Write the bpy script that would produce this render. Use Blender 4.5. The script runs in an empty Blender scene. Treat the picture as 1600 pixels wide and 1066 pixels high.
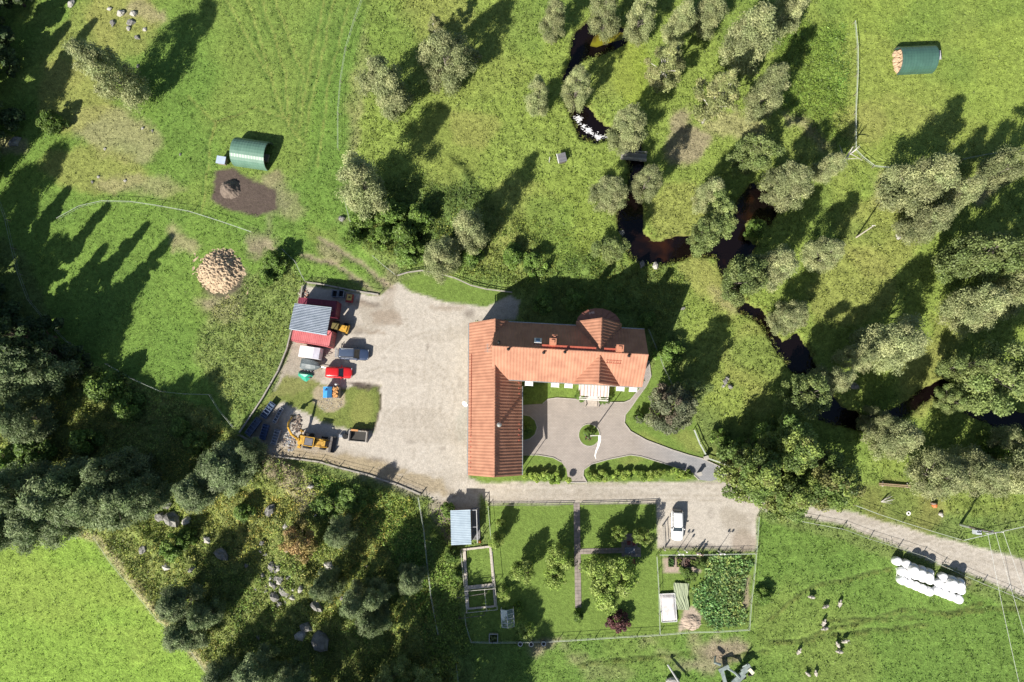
import bpy, math, random
import numpy as np
from mathutils import Vector, Matrix, Quaternion
rnd = random.Random(7)
S = bpy.context.scene
COL = S.collection
# ------------------------------------------------------------------ camera
FPX, CAM_H, NAD = 1100.0, 109.0, (835.0, 665.0)
cn = Vector(((NAD[0] - 800) / FPX, -(NAD[1] - 533) / FPX, -1)).normalized()
Q = cn.rotation_difference(Vector((0, 0, -1)))
cam = bpy.data.cameras.new('drone_camera')
cam.sensor_width = 36.0
cam.lens = 36.0 * FPX / 1600
cam.clip_start, cam.clip_end = 1.0, 6000
co = bpy.data.objects.new('drone_camera', cam)
COL.objects.link(co)
co.location = (0, 0, CAM_H)
co.rotation_mode = 'QUATERNION'
co.rotation_quaternion = Q
S.camera = co
# ------------------------------------------------------------------ sky and sun
SUN_EL, SHADOW_DIR = math.radians(38.5), math.radians(54.5)
W = bpy.data.worlds.new('World')
S.world = W
W.use_nodes = True
nt = W.node_tree
sky = nt.nodes.new('ShaderNodeTexSky')
sky.sky_type = 'NISHITA'
sky.sun_disc = False
sky.sun_elevation = SUN_EL
sky.sun_rotation = math.radians(90) - (SHADOW_DIR + math.pi)
bg = nt.nodes['Background']
bg.inputs['Strength'].default_value = 0.056
nt.links.new(sky.outputs[0], bg.inputs[0])
sl = bpy.data.lights.new('sun', 'SUN')
sl.energy, sl.angle, sl.color = 4.6, math.radians(0.53), (1.0, 0.93, 0.82)
so = bpy.data.objects.new('sun', sl)
COL.objects.link(so)
so.location = (0, 0, 150)
so.rotation_euler = Vector((math.cos(SHADOW_DIR) * math.cos(SUN_EL), math.sin(SHADOW_DIR) * math.cos(SUN_EL),
                            -math.sin(SUN_EL))).to_track_quat('-Z', 'Y').to_euler()
S.view_settings.view_transform = 'Standard'
S.view_settings.look = 'None'
S.view_settings.exposure = 0.88
S.view_settings.gamma = 1.0
S.view_settings.use_curve_mapping = False
S.render.engine = 'CYCLES'
S.cycles.max_bounces = 6
S.cycles.diffuse_bounces = 3
S.cycles.transmission_bounces = 3

# ------------------------------------------------------------------ helpers
def P(px, py, h=0.0):
    """ground plan position (metres) of the thing of height h seen at photo pixel px, py"""
    d = Q @ Vector(((px - 800) / FPX, -(py - 533) / FPX, -1))
    s = (h - CAM_H) / d.z
    return (d.x * s, d.y * s)
RI = np.array(Q.inverted().to_matrix())
def PIX(x, y):
    v = np.stack([x, y, np.full_like(x, -CAM_H)], -1) @ RI.T
    return 800 + FPX * v[..., 0] / -v[..., 2], 533 - FPX * v[..., 1] / -v[..., 2]

def hash2(ix, iy, seed):
    n = (ix.astype(np.int64) * 374761393 + iy.astype(np.int64) * 668265263 + seed * 974711) & 0x7fffffff
    n = ((n ^ (n >> 13)) * 1274126177) & 0x7fffffff
    return ((n ^ (n >> 16)) & 0xffff) / 65535.0
def vnoise(x, y, seed=0):
    ix, iy = np.floor(x), np.floor(y)
    fx, fy = x - ix, y - iy
    fx = fx * fx * (3 - 2 * fx); fy = fy * fy * (3 - 2 * fy)
    a, b = hash2(ix, iy, seed), hash2(ix + 1, iy, seed)
    c, d = hash2(ix, iy + 1, seed), hash2(ix + 1, iy + 1, seed)
    return (a + (b - a) * fx) * (1 - fy) + (c + (d - c) * fx) * fy
def fbm(x, y, seed=0, o=4):
    s, a, t = 0, 1.0, 0
    for k in range(o):
        s = s + a * vnoise(x * 2 ** k + 17.3 * k, y * 2 ** k - 9.1 * k, seed + k); t += a; a *= .5
    return s / t

def props(o, label=None, cat=None, group=None, kind=None):
    if label: o['label'] = label
    if cat: o['category'] = cat
    if group: o['group'] = group
    if kind: o['kind'] = kind
    return o
def thing(name, label, cat, loc=(0, 0, 0), rz=0.0, group=None):
    o = bpy.data.objects.new(name, None)
    COL.objects.link(o)
    o.empty_display_size = .3
    o.location = (loc[0], loc[1], loc[2] if len(loc) > 2 else 0)
    o.rotation_euler = (0, 0, rz)
    return props(o, label, cat, group)
def link(name, me, parent=None, loc=(0, 0, 0), rot=(0, 0, 0)):
    o = bpy.data.objects.new(name, me)
    COL.objects.link(o)
    o.location, o.rotation_euler = loc, rot
    if parent: o.parent = parent
    return o
def copy_tree(o, parent=None):
    c = o.copy(); COL.objects.link(c); c.parent = parent
    for ch in list(o.children): copy_tree(ch, c)
    return c

class MB:
    def __init__(s): s.v, s.f, s.m = [], [], []
    def add(s, vs, fs, mi=0):
        b = len(s.v)
        s.v += [tuple(v) for v in vs]
        s.f += [tuple(b + i for i in f) for f in fs]
        s.m += [mi] * len(fs)
        return s
    def box(s, c, d, rz=0.0, mi=0, rx=0.0, ry=0.0, top=1.0):
        R = Matrix.Rotation(rz, 3, 'Z') @ Matrix.Rotation(ry, 3, 'Y') @ Matrix.Rotation(rx, 3, 'X')
        vs = []
        for z in (-1, 1):
            k = top if z > 0 else 1
            for x, y in ((-1, -1), (1, -1), (1, 1), (-1, 1)):
                vs.append(Vector(c) + R @ Vector((x * d[0] / 2 * k, y * d[1] / 2 * k, z * d[2] / 2)))
        return s.add(vs, [(3, 2, 1, 0), (4, 5, 6, 7), (0, 1, 5, 4), (1, 2, 6, 5), (2, 3, 7, 6), (3, 0, 4, 7)], mi)
    def prism(s, pts, z0, z1, mi=0):
        n = len(pts)
        a = sum(pts[i][0] * pts[(i + 1) % n][1] - pts[(i + 1) % n][0] * pts[i][1] for i in range(n))
        if a < 0: pts = pts[::-1]
        vs = [(x, y, z0) for x, y in pts] + [(x, y, z1) for x, y in pts]
        return s.add(vs, [tuple(range(n))[::-1], tuple(range(n, 2 * n))] + [(i, (i + 1) % n, n + (i + 1) % n, n + i) for i in range(n)], mi)
    def cyl(s, p0, p1, r0, r1=None, n=8, mi=0):
        r1 = r0 if r1 is None else r1
        return s.loft([s.ring(p0, Vector(p1) - Vector(p0), r0, n), s.ring(p1, Vector(p1) - Vector(p0), r1, n)], mi)
    @staticmethod
    def ring(c, d, r, n):
        d = Vector(d).normalized()
        u = d.orthogonal().normalized(); w = d.cross(u)
        return [Vector(c) + u * math.cos(2 * math.pi * i / n) * r + w * math.sin(2 * math.pi * i / n) * r for i in range(n)]
    def tube(s, pts, rs, n=6, mi=0):
        pts = [Vector(p) for p in pts]
        rings = []
        u = None
        for i, p in enumerate(pts):
            d = (pts[min(i + 1, len(pts) - 1)] - pts[max(i - 1, 0)]).normalized()
            u = d.orthogonal().normalized() if u is None else (u - d * u.dot(d)).normalized()
            w = d.cross(u)
            r = rs[i] if hasattr(rs, '__len__') else rs
            rings.append([p + u * math.cos(2 * math.pi * k / n) * r + w * math.sin(2 * math.pi * k / n) * r for k in range(n)])
        return s.loft(rings, mi)
    def loft(s, rings, mi=0, caps=True):
        n = len(rings[0]); vs = [p for r in rings for p in r]
        fs = [(k * n + i, k * n + (i + 1) % n, (k + 1) * n + (i + 1) % n, (k + 1) * n + i) for k in range(len(rings) - 1) for i in range(n)]
        if caps: fs += [tuple(range(n))[::-1], tuple((len(rings) - 1) * n + i for i in range(n))]
        return s.add(vs, fs, mi)
    def quad(s, a, b, c, d, mi=0): return s.add([a, b, c, d], [(0, 1, 2, 3)], mi)
    def blob(s, c, r, seed=0, amp=.2, nu=10, nv=6, mi=0, floor=None, freq=1.3):
        rings = []
        for j in range(nv + 1):
            th = math.pi * (j + .15) / (nv + .3)
            ring = []
            for i in range(nu):
                ph = 2 * math.pi * i / nu
                d = Vector((math.sin(th) * math.cos(ph), math.sin(th) * math.sin(ph), -math.cos(th)))
                k = 1 + amp * (2 * float(fbm(np.array([d.x * freq + d.z * .7 + seed * 3.1]), np.array([d.y * freq + d.z * .5 + seed * 1.7]), seed, 3)[0]) - 1)
                p = Vector(c) + Vector((d.x * r[0], d.y * r[1], d.z * r[2])) * k
                if floor is not None: p.z = max(p.z, floor)
                ring.append(p)
            rings.append(ring)
        return s.loft(rings, mi)
    def mesh(s, name, mats, smooth=False):
        me = bpy.data.meshes.new(name)
        me.from_pydata(s.v, [], s.f)
        for m in (mats if isinstance(mats, (list, tuple)) else [mats]): me.materials.append(m)
        if any(s.m): me.polygons.foreach_set('material_index', s.m)
        if smooth: me.polygons.foreach_set('use_smooth', [True] * len(s.f))
        me.update()
        return me
    def build(s, name, mats, parent=None, smooth=False, loc=(0, 0, 0), rot=(0, 0, 0)):
        return link(name, s.mesh(name, mats, smooth), parent, loc, rot)

def npmesh(name, V, F, tint=None, smooth=False, mat=None):
    """V (n,3), F (m,k) arrays, tint (n,4)"""
    me = bpy.data.meshes.new(name)
    m, k = F.shape
    me.vertices.add(len(V)); me.vertices.foreach_set('co', V.astype(np.float32).ravel())
    me.loops.add(m * k); me.loops.foreach_set('vertex_index', F.astype(np.int32).ravel())
    me.polygons.add(m)
    me.polygons.foreach_set('loop_start', np.arange(0, m * k, k, dtype=np.int32))
    if smooth: me.polygons.foreach_set('use_smooth', np.ones(m, bool))
    if tint is not None:
        at = me.attributes.new('tint', 'FLOAT_COLOR', 'POINT')
        at.data.foreach_set('color', tint.astype(np.float32).ravel())
    if mat: me.materials.append(mat)
    me.update(calc_edges=True)
    return me

# ------------------------------------------------------------------ materials
MATS = {}
def nodes(name):
    m = bpy.data.materials.new(name); m.use_nodes = True
    return m, m.node_tree, m.node_tree.nodes['Principled BSDF']
def mat(name, col, col2=None, scale=2.0, rough=.6, metal=0.0, bump=0.0, bscale=None, coat=0.0, detail=6, spec=.5, sx=1, sy=1):
    if name in MATS: return MATS[name]
    m, t, b = nodes(name)
    b.inputs['Roughness'].default_value = rough
    b.inputs['Metallic'].default_value = metal
    b.inputs['Coat Weight'].default_value = coat
    b.inputs['Specular IOR Level'].default_value = spec
    if col2 is None: col2 = tuple(c * .78 for c in col)
    tc = t.nodes.new('ShaderNodeTexCoord'); mp = t.nodes.new('ShaderNodeMapping')
    mp.inputs['Scale'].default_value = (sx, sy, 1)
    t.links.new(tc.outputs['Object'], mp.inputs[0])
    nz = t.nodes.new('ShaderNodeTexNoise'); nz.inputs['Scale'].default_value = scale; nz.inputs['Detail'].default_value = detail
    t.links.new(mp.outputs[0], nz.inputs['Vector'])
    rp = t.nodes.new('ShaderNodeValToRGB')
    rp.color_ramp.elements[0].position, rp.color_ramp.elements[1].position = .35, .65
    rp.color_ramp.elements[0].color = (*col2, 1); rp.color_ramp.elements[1].color = (*col, 1)
    t.links.new(nz.outputs[0], rp.inputs[0]); t.links.new(rp.outputs[0], b.inputs['Base Color'])
    if bump:
        n2 = t.nodes.new('ShaderNodeTexNoise'); n2.inputs['Scale'].default_value = bscale or scale * 3
        t.links.new(mp.outputs[0], n2.inputs['Vector'])
        bp = t.nodes.new('ShaderNodeBump'); bp.inputs['Strength'].default_value = .8; bp.inputs['Distance'].default_value = bump
        t.links.new(n2.outputs[0], bp.inputs['Height']); t.links.new(bp.outputs[0], b.inputs['Normal'])
    MATS[name] = m
    return m
def leafmat(name, trans=.26, rough=.55):
    m, t, b = nodes(name)
    a = t.nodes.new('ShaderNodeAttribute'); a.attribute_name = 'tint'
    oi = t.nodes.new('ShaderNodeObjectInfo')
    mr = t.nodes.new('ShaderNodeMapRange'); mr.inputs['To Min'].default_value = .82; mr.inputs['To Max'].default_value = 1.18
    t.links.new(oi.outputs['Random'], mr.inputs['Value'])
    mx = t.nodes.new('ShaderNodeVectorMath'); mx.operation = 'SCALE'
    t.links.new(a.outputs['Color'], mx.inputs[0]); t.links.new(mr.outputs[0], mx.inputs['Scale'])
    t.links.new(mx.outputs[0], b.inputs['Base Color'])
    b.inputs['Roughness'].default_value = rough
    b.inputs['Specular IOR Level'].default_value = .35
    tr = t.nodes.new('ShaderNodeBsdfTranslucent')
    t.links.new(mx.outputs[0], tr.inputs[0])
    ms = t.nodes.new('ShaderNodeMixShader'); ms.inputs[0].default_value = trans
    out = t.nodes['Material Output']
    t.links.new(b.outputs[0], ms.inputs[1]); t.links.new(tr.outputs[0], ms.inputs[2]); t.links.new(ms.outputs[0], out.inputs[0])
    return m
LEAF = leafmat('foliage')

def ground_material():
    m, t, b = nodes('ground')
    L, N = t.links, t.nodes
    a = N.new('ShaderNodeAttribute'); a.attribute_name = 'tint'
    g = N.new('ShaderNodeNewGeometry')
    def noise(scale, det=5, rough=.6):
        n = N.new('ShaderNodeTexNoise'); n.inputs['Scale'].default_value = scale; n.inputs['Detail'].default_value = det
        n.inputs['Roughness'].default_value = rough
        L.new(g.outputs['Position'], n.inputs['Vector']); return n
    def mrange(src, a0, a1, b0, b1):
        r = N.new('ShaderNodeMapRange')
        for k, v in (('From Min', a0), ('From Max', a1), ('To Min', b0), ('To Max', b1)): r.inputs[k].default_value = v
        L.new(src, r.inputs['Value']); return r.outputs[0]
    def mul(p, q):
        r = N.new('ShaderNodeMath'); r.operation = 'MULTIPLY'
        L.new(p, r.inputs[0]); L.new(q, r.inputs[1]); return r.outputs[0]
    n1, n2, n3 = noise(.35), noise(1.7), noise(6.5, 3)
    f = mul(mul(mrange(n1.outputs[0], .3, .7, .86, 1.14), mrange(n2.outputs[0], .28, .72, .66, 1.34)), mrange(n3.outputs[0], .25, .75, .6, 1.4))
    # weaker grain where alpha (grassiness) is low
    mix = N.new('ShaderNodeMix'); mix.data_type = 'FLOAT'
    g2 = mul(mrange(n2.outputs[0], .3, .7, .88, 1.1), mrange(n3.outputs[0], .3, .7, .82, 1.14))
    L.new(a.outputs['Alpha'], mix.inputs[0]); L.new(g2, mix.inputs[2]); L.new(f, mix.inputs[3])
    sc = N.new('ShaderNodeVectorMath'); sc.operation = 'SCALE'
    L.new(a.outputs['Color'], sc.inputs[0]); L.new(mix.outputs[0], sc.inputs['Scale'])
    # straw-coloured flecks
    mc = N.new('ShaderNodeMix'); mc.data_type = 'RGBA'
    n4 = noise(3.1, 6, .7)
    fl = mul(mrange(n4.outputs[0], .55, .75, 0, .4), a.outputs['Alpha'])
    L.new(fl, mc.inputs[0]); L.new(sc.outputs[0], mc.inputs[6])
    mc.inputs[7].default_value = (.21, .23, .06, 1)
    L.new(mc.outputs[2], b.inputs['Base Color'])
    b.inputs['Roughness'].default_value = .9
    b.inputs['Specular IOR Level'].default_value = .15
    bp = N.new('ShaderNodeBump'); bp.inputs['Strength'].default_value = 1; 
    L.new(mrange(a.outputs['Alpha'], 0, 1, .025, .16), bp.inputs['Distance'])
    n5 = noise(3.6, 5, .65)
    L.new(n5.outputs[0], bp.inputs['Height']); L.new(bp.outputs[0], b.inputs['Normal'])
    return m
# ------------------------------------------------------------------ the ground, painted by region
STEP = .36
gx = np.arange(-106, 94, STEP); gy = np.arange(-54, 88, STEP)
GX, GY = np.meshgrid(gx, gy)
PX, PY = PIX(GX, GY)
wn1 = fbm(GX * .35, GY * .35, 3) - .5; wn2 = fbm(GX * .35, GY * .35, 9) - .5
wn3 = fbm(GX * 1.3, GY * 1.3, 5) - .5; wn4 = fbm(GX * 1.3, GY * 1.3, 6) - .5
def sdf(pts, X, Y, closed=True):
    d = np.full(X.shape, 1e9); ins = np.zeros(X.shape, bool)
    n = len(pts)
    for i in range(n if closed else n - 1):
        (x0, y0), (x1, y1) = pts[i], pts[(i + 1) % n]
        ex, ey = x1 - x0, y1 - y0
        t = np.clip(((X - x0) * ex + (Y - y0) * ey) / (ex * ex + ey * ey + 1e-9), 0, 1)
        d = np.minimum(d, (X - x0 - t * ex) ** 2 + (Y - y0 - t * ey) ** 2)
        if closed:
            c = ((y0 > Y) != (y1 > Y)) & (X < (x1 - x0) * (Y - y0) / ((y1 - y0) or 1e-9) + x0)
            ins ^= c
    d = np.sqrt(d)
    return np.where(ins, d, -d) if closed else d
def sm(v): v = np.clip(v, 0, 1); return v * v * (3 - 2 * v)
def box_of(pts, m):
    xs = [p[0] for p in pts]; ys = [p[1] for p in pts]
    return (PX > min(xs) - m) & (PX < max(xs) + m) & (PY > min(ys) - m) & (PY < max(ys) + m)
def mask(pts, edge=4, warp=8, fine=4, closed=True, width=0):
    M = np.zeros(GX.shape); k = box_of(pts, 40 + width)
    X = (PX + wn1 * warp * 2 + wn3 * fine * 2)[k]; Y = (PY + wn2 * warp * 2 + wn4 * fine * 2)[k]
    s = sdf(pts, X, Y, closed)
    M[k] = sm(s / edge + .5) if closed else sm((width - s) / edge + .5)
    return M
def ell(cx, cy, rx, ry, ang=0):
    a = math.radians(ang)
    return [(cx + rx * math.cos(t) * math.cos(a) - ry * math.sin(t) * math.sin(a), cy + rx * math.cos(t) * math.sin(a) + ry * math.sin(t) * math.cos(a))
            for t in [2 * math.pi * i / 20 for i in range(20)]]
T = np.zeros(GX.shape + (4,)); T[...] = (.122, .175, .04, 1)
TALL = np.full(GX.shape, .6)       # how tall the growth stands (0 mown .. 1 rank)
REL = np.full(GX.shape, .5)        # relief strength
def paint(M, col, k=1.0, grass=None, tall=None, rel=None):
    M = M * k
    for c in range(3): T[..., c] += (col[c] - T[..., c]) * M
    if grass is not None: T[..., 3] += (grass - T[..., 3]) * M
    if tall is not None: TALL[...] += (tall - TALL) * M
    if rel is not None: REL[...] += (rel - REL) * M
MEADOW = (.17, .235, .038); YEL = (.215, .225, .055); LUSH = (.085, .165, .025); DARKH = (.075, .125, .028)
LAWN = (.12, .19, .03); STRAW = (.27, .235, .13); DIRT = (.25, .195, .145); DARK_GROUND = (.095, .072, .06)  # darkest tone serves bare soil, stains and dark patches
GRAV = (.425, .39, .34); GRAVD = (.27, .235, .185); BRIGHT = (.165, .275, .03)
# north-east meadow and stream meadow
paint(mask([(560, -60), (1700, -60), (1700, 800), (1340, 800), (1100, 640), (1040, 480), (800, 440), (620, 400), (560, 300), (545, 150)], 30, 20), MEADOW, 1, 1, .7, .7)
paint(mask([(1230, -60), (1700, -60), (1700, 230), (1335, 235), (1325, 40)], 20, 12), (.175, .24, .035), 1, 1, .5, .5)
paint(mask([(1210, 30), (1320, 40), (1325, 240), (1290, 230), (1220, 160)], 20, 14), (.13, .215, .025), 1, 1, .9, .9)
paint(mask([(-80, -60), (590, -60), (545, 130), (535, 300), (600, 430), (480, 440), (380, 660), (100, 560), (40, 400), (-80, 300)], 14, 10), (.115, .2, .028), 1, 1, .4, .4)
paint(mask([(-100, 830), (-100, 1200), (340, 1200), (320, 1050), (240, 960), (190, 900), (150, 845), (60, 815)], 8, 6), BRIGHT, 1, 1, .35, .35)
paint(mask([(1180, 810), (1330, 850), (1600, 960), (1700, 1000), (1700, 1200), (780, 1200), (730, 1005), (1030, 995), (1180, 980)], 8, 6), (.105, .185, .028), 1, 1, .45, .45)
UNDER = [(-100, 560), (100, 560), (170, 580), (330, 640), (370, 690), (480, 735), (640, 775), (665, 850), (690, 1000), (720, 1030), (690, 1200), (360, 1200), (330, 1045), (240, 950), (150, 840), (-100, 820)]
paint(mask(UNDER, 8, 12), (.15, .185, .045), 1, 1, 1, 1)
paint(mask([(485, 742), (640, 778), (662, 850), (668, 960), (640, 900), (600, 830), (540, 790), (490, 770)], 12, 8), (.115, .2, .035), 1, 1, 1, .9)
paint(mask([(415, 690), (470, 735), (500, 770), (470, 800), (440, 760), (400, 720)], 10, 8), DIRT, .7)
# rank growth strips
paint(mask([(440, 400), (475, 440), (452, 520), (405, 620), (370, 660), (300, 560), (330, 480), (400, 430)], 14, 12), (.15, .205, .05), 1, 1, .8, .7)
paint(mask([(560, 300), (700, 260), (780, 330), (850, 400), (1050, 420), (1080, 440), (1030, 560), (1010, 500), (815, 460), (740, 435), (640, 410), (560, 390)], 16, 16), (.13, .185, .038), 1, 1, 1, .9)
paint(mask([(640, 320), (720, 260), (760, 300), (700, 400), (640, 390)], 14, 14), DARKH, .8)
paint(mask([(665, 775), (700, 780), (718, 850), (722, 960), (740, 1010), (690, 1010), (680, 900)], 6, 6), (.115, .165, .03), 1, 1, .8, .7)
for e, c, k in [((180, 210, 70, 40, 20), STRAW, .65), ((150, 265, 90, 35, 5), YEL, .7), ((210, 290, 70, 15, 5), STRAW, .55), ((115, 150, 60, 60, 0), YEL, .7),
                ((190, 30, 55, 60, -10), YEL, .8), ((230, 20, 30, 14, 20), STRAW, .8), ((20, 225, 26, 16, 0), STRAW, .7),
                ((130, 60, 40, 90, 30), YEL, .5), ((290, 375, 20, 12, 60), STRAW, .7), ((272, 372, 6, 20, 8), STRAW, .8), ((345, 480, 40, 20, 20), STRAW, .45),
                ((330, 470, 12, 10, 0), DIRT, .6), ((375, 445, 14, 30, 10), DARK_GROUND, .5), ((455, 320, 22, 20, 0), STRAW, .8), ((425, 300, 25, 30, 0), DIRT, .7),
                ((405, 385, 20, 20, -30), DIRT, .75), ((425, 350, 5, 50, 5), DIRT, .6), ((533, 345, 9, 10, 0), DIRT, .7), ((506, 380, 20, 40, -45), YEL, .4),
                ((700, 230, 60, 60, 30), (.16, .2, .035), .7), ((740, 200, 40, 30, 0), YEL, .6), ((680, 25, 60, 40, 0), YEL, .5), ((560, 150, 10, 110, 5), STRAW, .4),
                ((815, 330, 60, 50, 0), YEL, .45), ((880, 340, 60, 70, 0), (.16, .22, .03), .5), ((790, 400, 60, 30, 10), YEL, .5), ((985, 110, 30, 60, 0), (.18, .24, .02), .7),
                ((1060, 330, 50, 50, 0), YEL, .6), ((1075, 225, 35, 25, -30), DIRT, .75), ((1150, 200, 50, 22, 10), STRAW, .6), ((1065, 190, 20, 15, -40), DIRT, .7),
                ((1260, 200, 8, 36, -55), DIRT, .6), ((1290, 230, 12, 10, 0), DIRT, .5), ((1110, 440, 60, 25, 40), YEL, .7), ((1130, 470, 30, 10, 45), STRAW, .8),
                ((1385, 300, 25, 30, 0), STRAW, .6), ((1370, 370, 60, 60, 0), YEL, .6), ((1330, 450, 70, 60, -30), YEL, .55), ((1180, 560, 50, 60, 0), YEL, .5),
                ((1540, 290, 14, 30, 30), STRAW, .8), ((1440, 590, 40, 60, 20), YEL, .7), ((1480, 520, 30, 50, 10), YEL, .5), ((1345, 190, 40, 30, 0), YEL, .6),
                ((1400, 180, 60, 30, 0), YEL, .35), ((1410, 790, 70, 40, 15), (.15, .16, .04), .8), ((1500, 780, 80, 25, 0), YEL, .5), ((1565, 850, 60, 16, 14), LAWN, .9),
                ((1130, 1015, 40, 22, 0), DIRT, .8), ((1105, 1030, 30, 22, -20), DIRT, .7), ((1090, 1000, 8, 26, 0), STRAW, .7), ((1045, 1020, 18, 10, 0), DIRT, .6),
                ((905, 1030, 20, 12, 0), STRAW, .6), ((945, 1050, 40, 14, 0), STRAW, .45), ((1075, 1040, 20, 10, 0), DIRT, .6), ((845, 1008, 22, 8, 0), DIRT, .8),
                ((1010, 1005, 14, 8, 0), STRAW, .6), ((880, 1010, 8, 8, 0), DIRT, .4), ((1120, 455, 16, 60, -30), YEL, .4), ((1190, 625, 30, 20, 0), YEL, .4)]:
    paint(mask(ell(*e), 16, 14, 6), c, k, rel=.3 if k > .6 else None, tall=.25 if k > .6 else None)
# big soft variations in every grassy part
v = fbm(GX * .07, GY * .07, 21, 3); paint(sm((v - .5) * 5), YEL, .22)
v = fbm(GX * .09 + 9, GY * .09, 33, 3); paint(sm((v - .52) * 5), LUSH, .4)
# bright field keeps its colour
paint(mask([(-100, 830), (-100, 1200), (340, 1200), (320, 1050), (240, 960), (190, 900), (150, 845), (60, 815)], 8, 6), BRIGHT, .75)
v = fbm(GX * .05, GY * .12, 91, 4); paint(sm((v - .5) * 5) * mask([(-100, 830), (-100, 1200), (340, 1200), (320, 1050), (240, 960), (190, 900), (150, 845), (60, 815)], 8, 6), (.2, .27, .04), .5)
paint(mask([(60, 815), (150, 840), (240, 950), (330, 1050), (360, 1090)], 6, 4, 3, False, 7), STRAW, .7)
GROOVE = np.zeros(GX.shape)
def groove(pts, w, d):
    global GROOVE
    GROOVE = np.maximum(GROOVE, mask(pts, 3, 3, 2, False, w) * d)
# mowing lines and tyre tracks in the north-west paddock
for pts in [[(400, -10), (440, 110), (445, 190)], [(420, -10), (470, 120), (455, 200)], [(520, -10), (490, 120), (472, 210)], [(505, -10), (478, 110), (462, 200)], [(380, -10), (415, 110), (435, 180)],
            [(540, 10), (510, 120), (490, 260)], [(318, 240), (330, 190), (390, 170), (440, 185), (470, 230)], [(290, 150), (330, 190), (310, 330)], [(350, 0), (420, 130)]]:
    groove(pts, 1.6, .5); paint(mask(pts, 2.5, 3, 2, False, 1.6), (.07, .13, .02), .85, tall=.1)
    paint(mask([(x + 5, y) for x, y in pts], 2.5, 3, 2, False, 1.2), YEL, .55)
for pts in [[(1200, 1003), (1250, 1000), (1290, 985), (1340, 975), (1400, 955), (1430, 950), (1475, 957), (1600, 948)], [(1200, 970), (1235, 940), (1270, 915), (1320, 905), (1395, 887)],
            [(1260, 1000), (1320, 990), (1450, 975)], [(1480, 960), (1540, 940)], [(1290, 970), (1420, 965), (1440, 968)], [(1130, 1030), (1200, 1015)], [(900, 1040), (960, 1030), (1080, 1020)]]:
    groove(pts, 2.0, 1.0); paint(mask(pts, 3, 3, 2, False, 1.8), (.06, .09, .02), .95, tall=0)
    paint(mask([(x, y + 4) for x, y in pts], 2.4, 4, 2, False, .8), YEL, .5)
# lawns
paint(mask([(622, 440), (660, 428), (700, 435), (745, 450), (800, 462), (780, 478), (720, 476), (660, 460)], 3, 2, 2), LAWN, 1, .55, 0, .05)
paint(mask([(762, 788), (1028, 786), (1028, 860), (1182, 864), (1178, 985), (1030, 992), (770, 1000), (765, 930)], 3, 1, 1), LAWN, 1, .55, 0, .05)
paint(mask([(722, 856), (772, 852), (778, 965), (770, 1000), (735, 1000)], 3, 1, 1), LAWN, 1, .6, .1, .05)
paint(mask([(812, 598), (1006, 610), (1040, 520), (1100, 700), (1140, 726), (1140, 752), (812, 752), (735, 760), (735, 740)], 3, 1, 1), LAWN, 1, .55, 0, .05)
paint(mask([(1075, 700), (1120, 700), (1180, 760), (1140, 740), (1105, 715)], 8, 6), (.12, .15, .035), .8, 1, .7, .4)
for e in [(1075, 690, 22, 12, 20), (1020, 690, 25, 8, 25), (850, 735, 20, 6, 0), (990, 716, 25, 6, -5), (840, 640, 20, 8, 0)]:
    paint(mask(ell(*e), 14, 8, 5), YEL, .5)
GRV = [(622, 440), (642, 456), (700, 473), (760, 480), (798, 463), (812, 470), (808, 498), (775, 502), (735, 505), (732, 745), (752, 755), (1141, 753), (1200, 778), (1245, 788),
       (1330, 799), (1400, 820), (1480, 843), (1540, 858), (1610, 878), (1640, 885), (1640, 950), (1600, 932), (1530, 902), (1460, 880), (1400, 852), (1330, 825), (1240, 803), (1188, 797), (1183, 806), (1180, 860), (1028, 857), (1026, 787), (765, 788),
       (750, 770), (748, 800), (705, 800), (690, 790), (655, 770), (560, 737), (500, 720), (430, 712), (385, 680), (412, 640), (438, 590), (455, 545), (458, 500), (472, 446), (560, 458), (592, 464), (612, 448)]
paint(mask(GRV, 4, 2, 2), GRAV, 1, .12, 0, .04)
paint(mask([(382, 682), (412, 640), (438, 592), (452, 550), (470, 500), (500, 545), (510, 590), (470, 600), (430, 640), (440, 690), (520, 700), (640, 730), (720, 775), (650, 775), (500, 722)], 14, 8, 6), GRAVD, .8, .3)
paint(mask([(430, 710), (470, 716), (640, 758), (700, 780), (690, 750), (640, 735), (560, 715), (440, 700)], 8, 5, 5), (.3, .24, .14), .75, .4)
for e, c, k in [((560, 475, 26, 6, 8), DIRT, .7), ((590, 490, 30, 20, 0), GRAVD, .5), ((610, 450, 10, 40, 10), DIRT, .4), ((700, 482, 30, 5, 0), DIRT, .6), ((735, 490, 8, 5, 0), DARK_GROUND, .6), ((725, 660, 12, 30, 0), (.33, .33, .29), .6),
                ((540, 510, 50, 8, 8), GRAVD, .6), ((505, 560, 30, 20, 0), GRAVD, .35), ((1160, 845, 22, 16, 0), DIRT, .6), ((1150, 815, 30, 18, 40), GRAVD, .5), ((1100, 857, 80, 4, 0), DARK_GROUND, .5),
                ((900, 772, 120, 3, 0), GRAVD, .55), ((900, 781, 130, 3, 0), GRAVD, .4), ((700, 820, 14, 30, -10), DIRT, .7), ((690, 800, 20, 20, 0), GRAVD, .8), ((1500, 905, 20, 8, 20), DIRT, .5)]:
    paint(mask(ell(*e), 9, 6, 4), c, k)
v = fbm(GX * .12, GY * .5, 71, 4); G0 = mask(GRV, 4, 2, 2); paint(G0 * sm((v - .5) * 5), GRAVD, .3)
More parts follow.
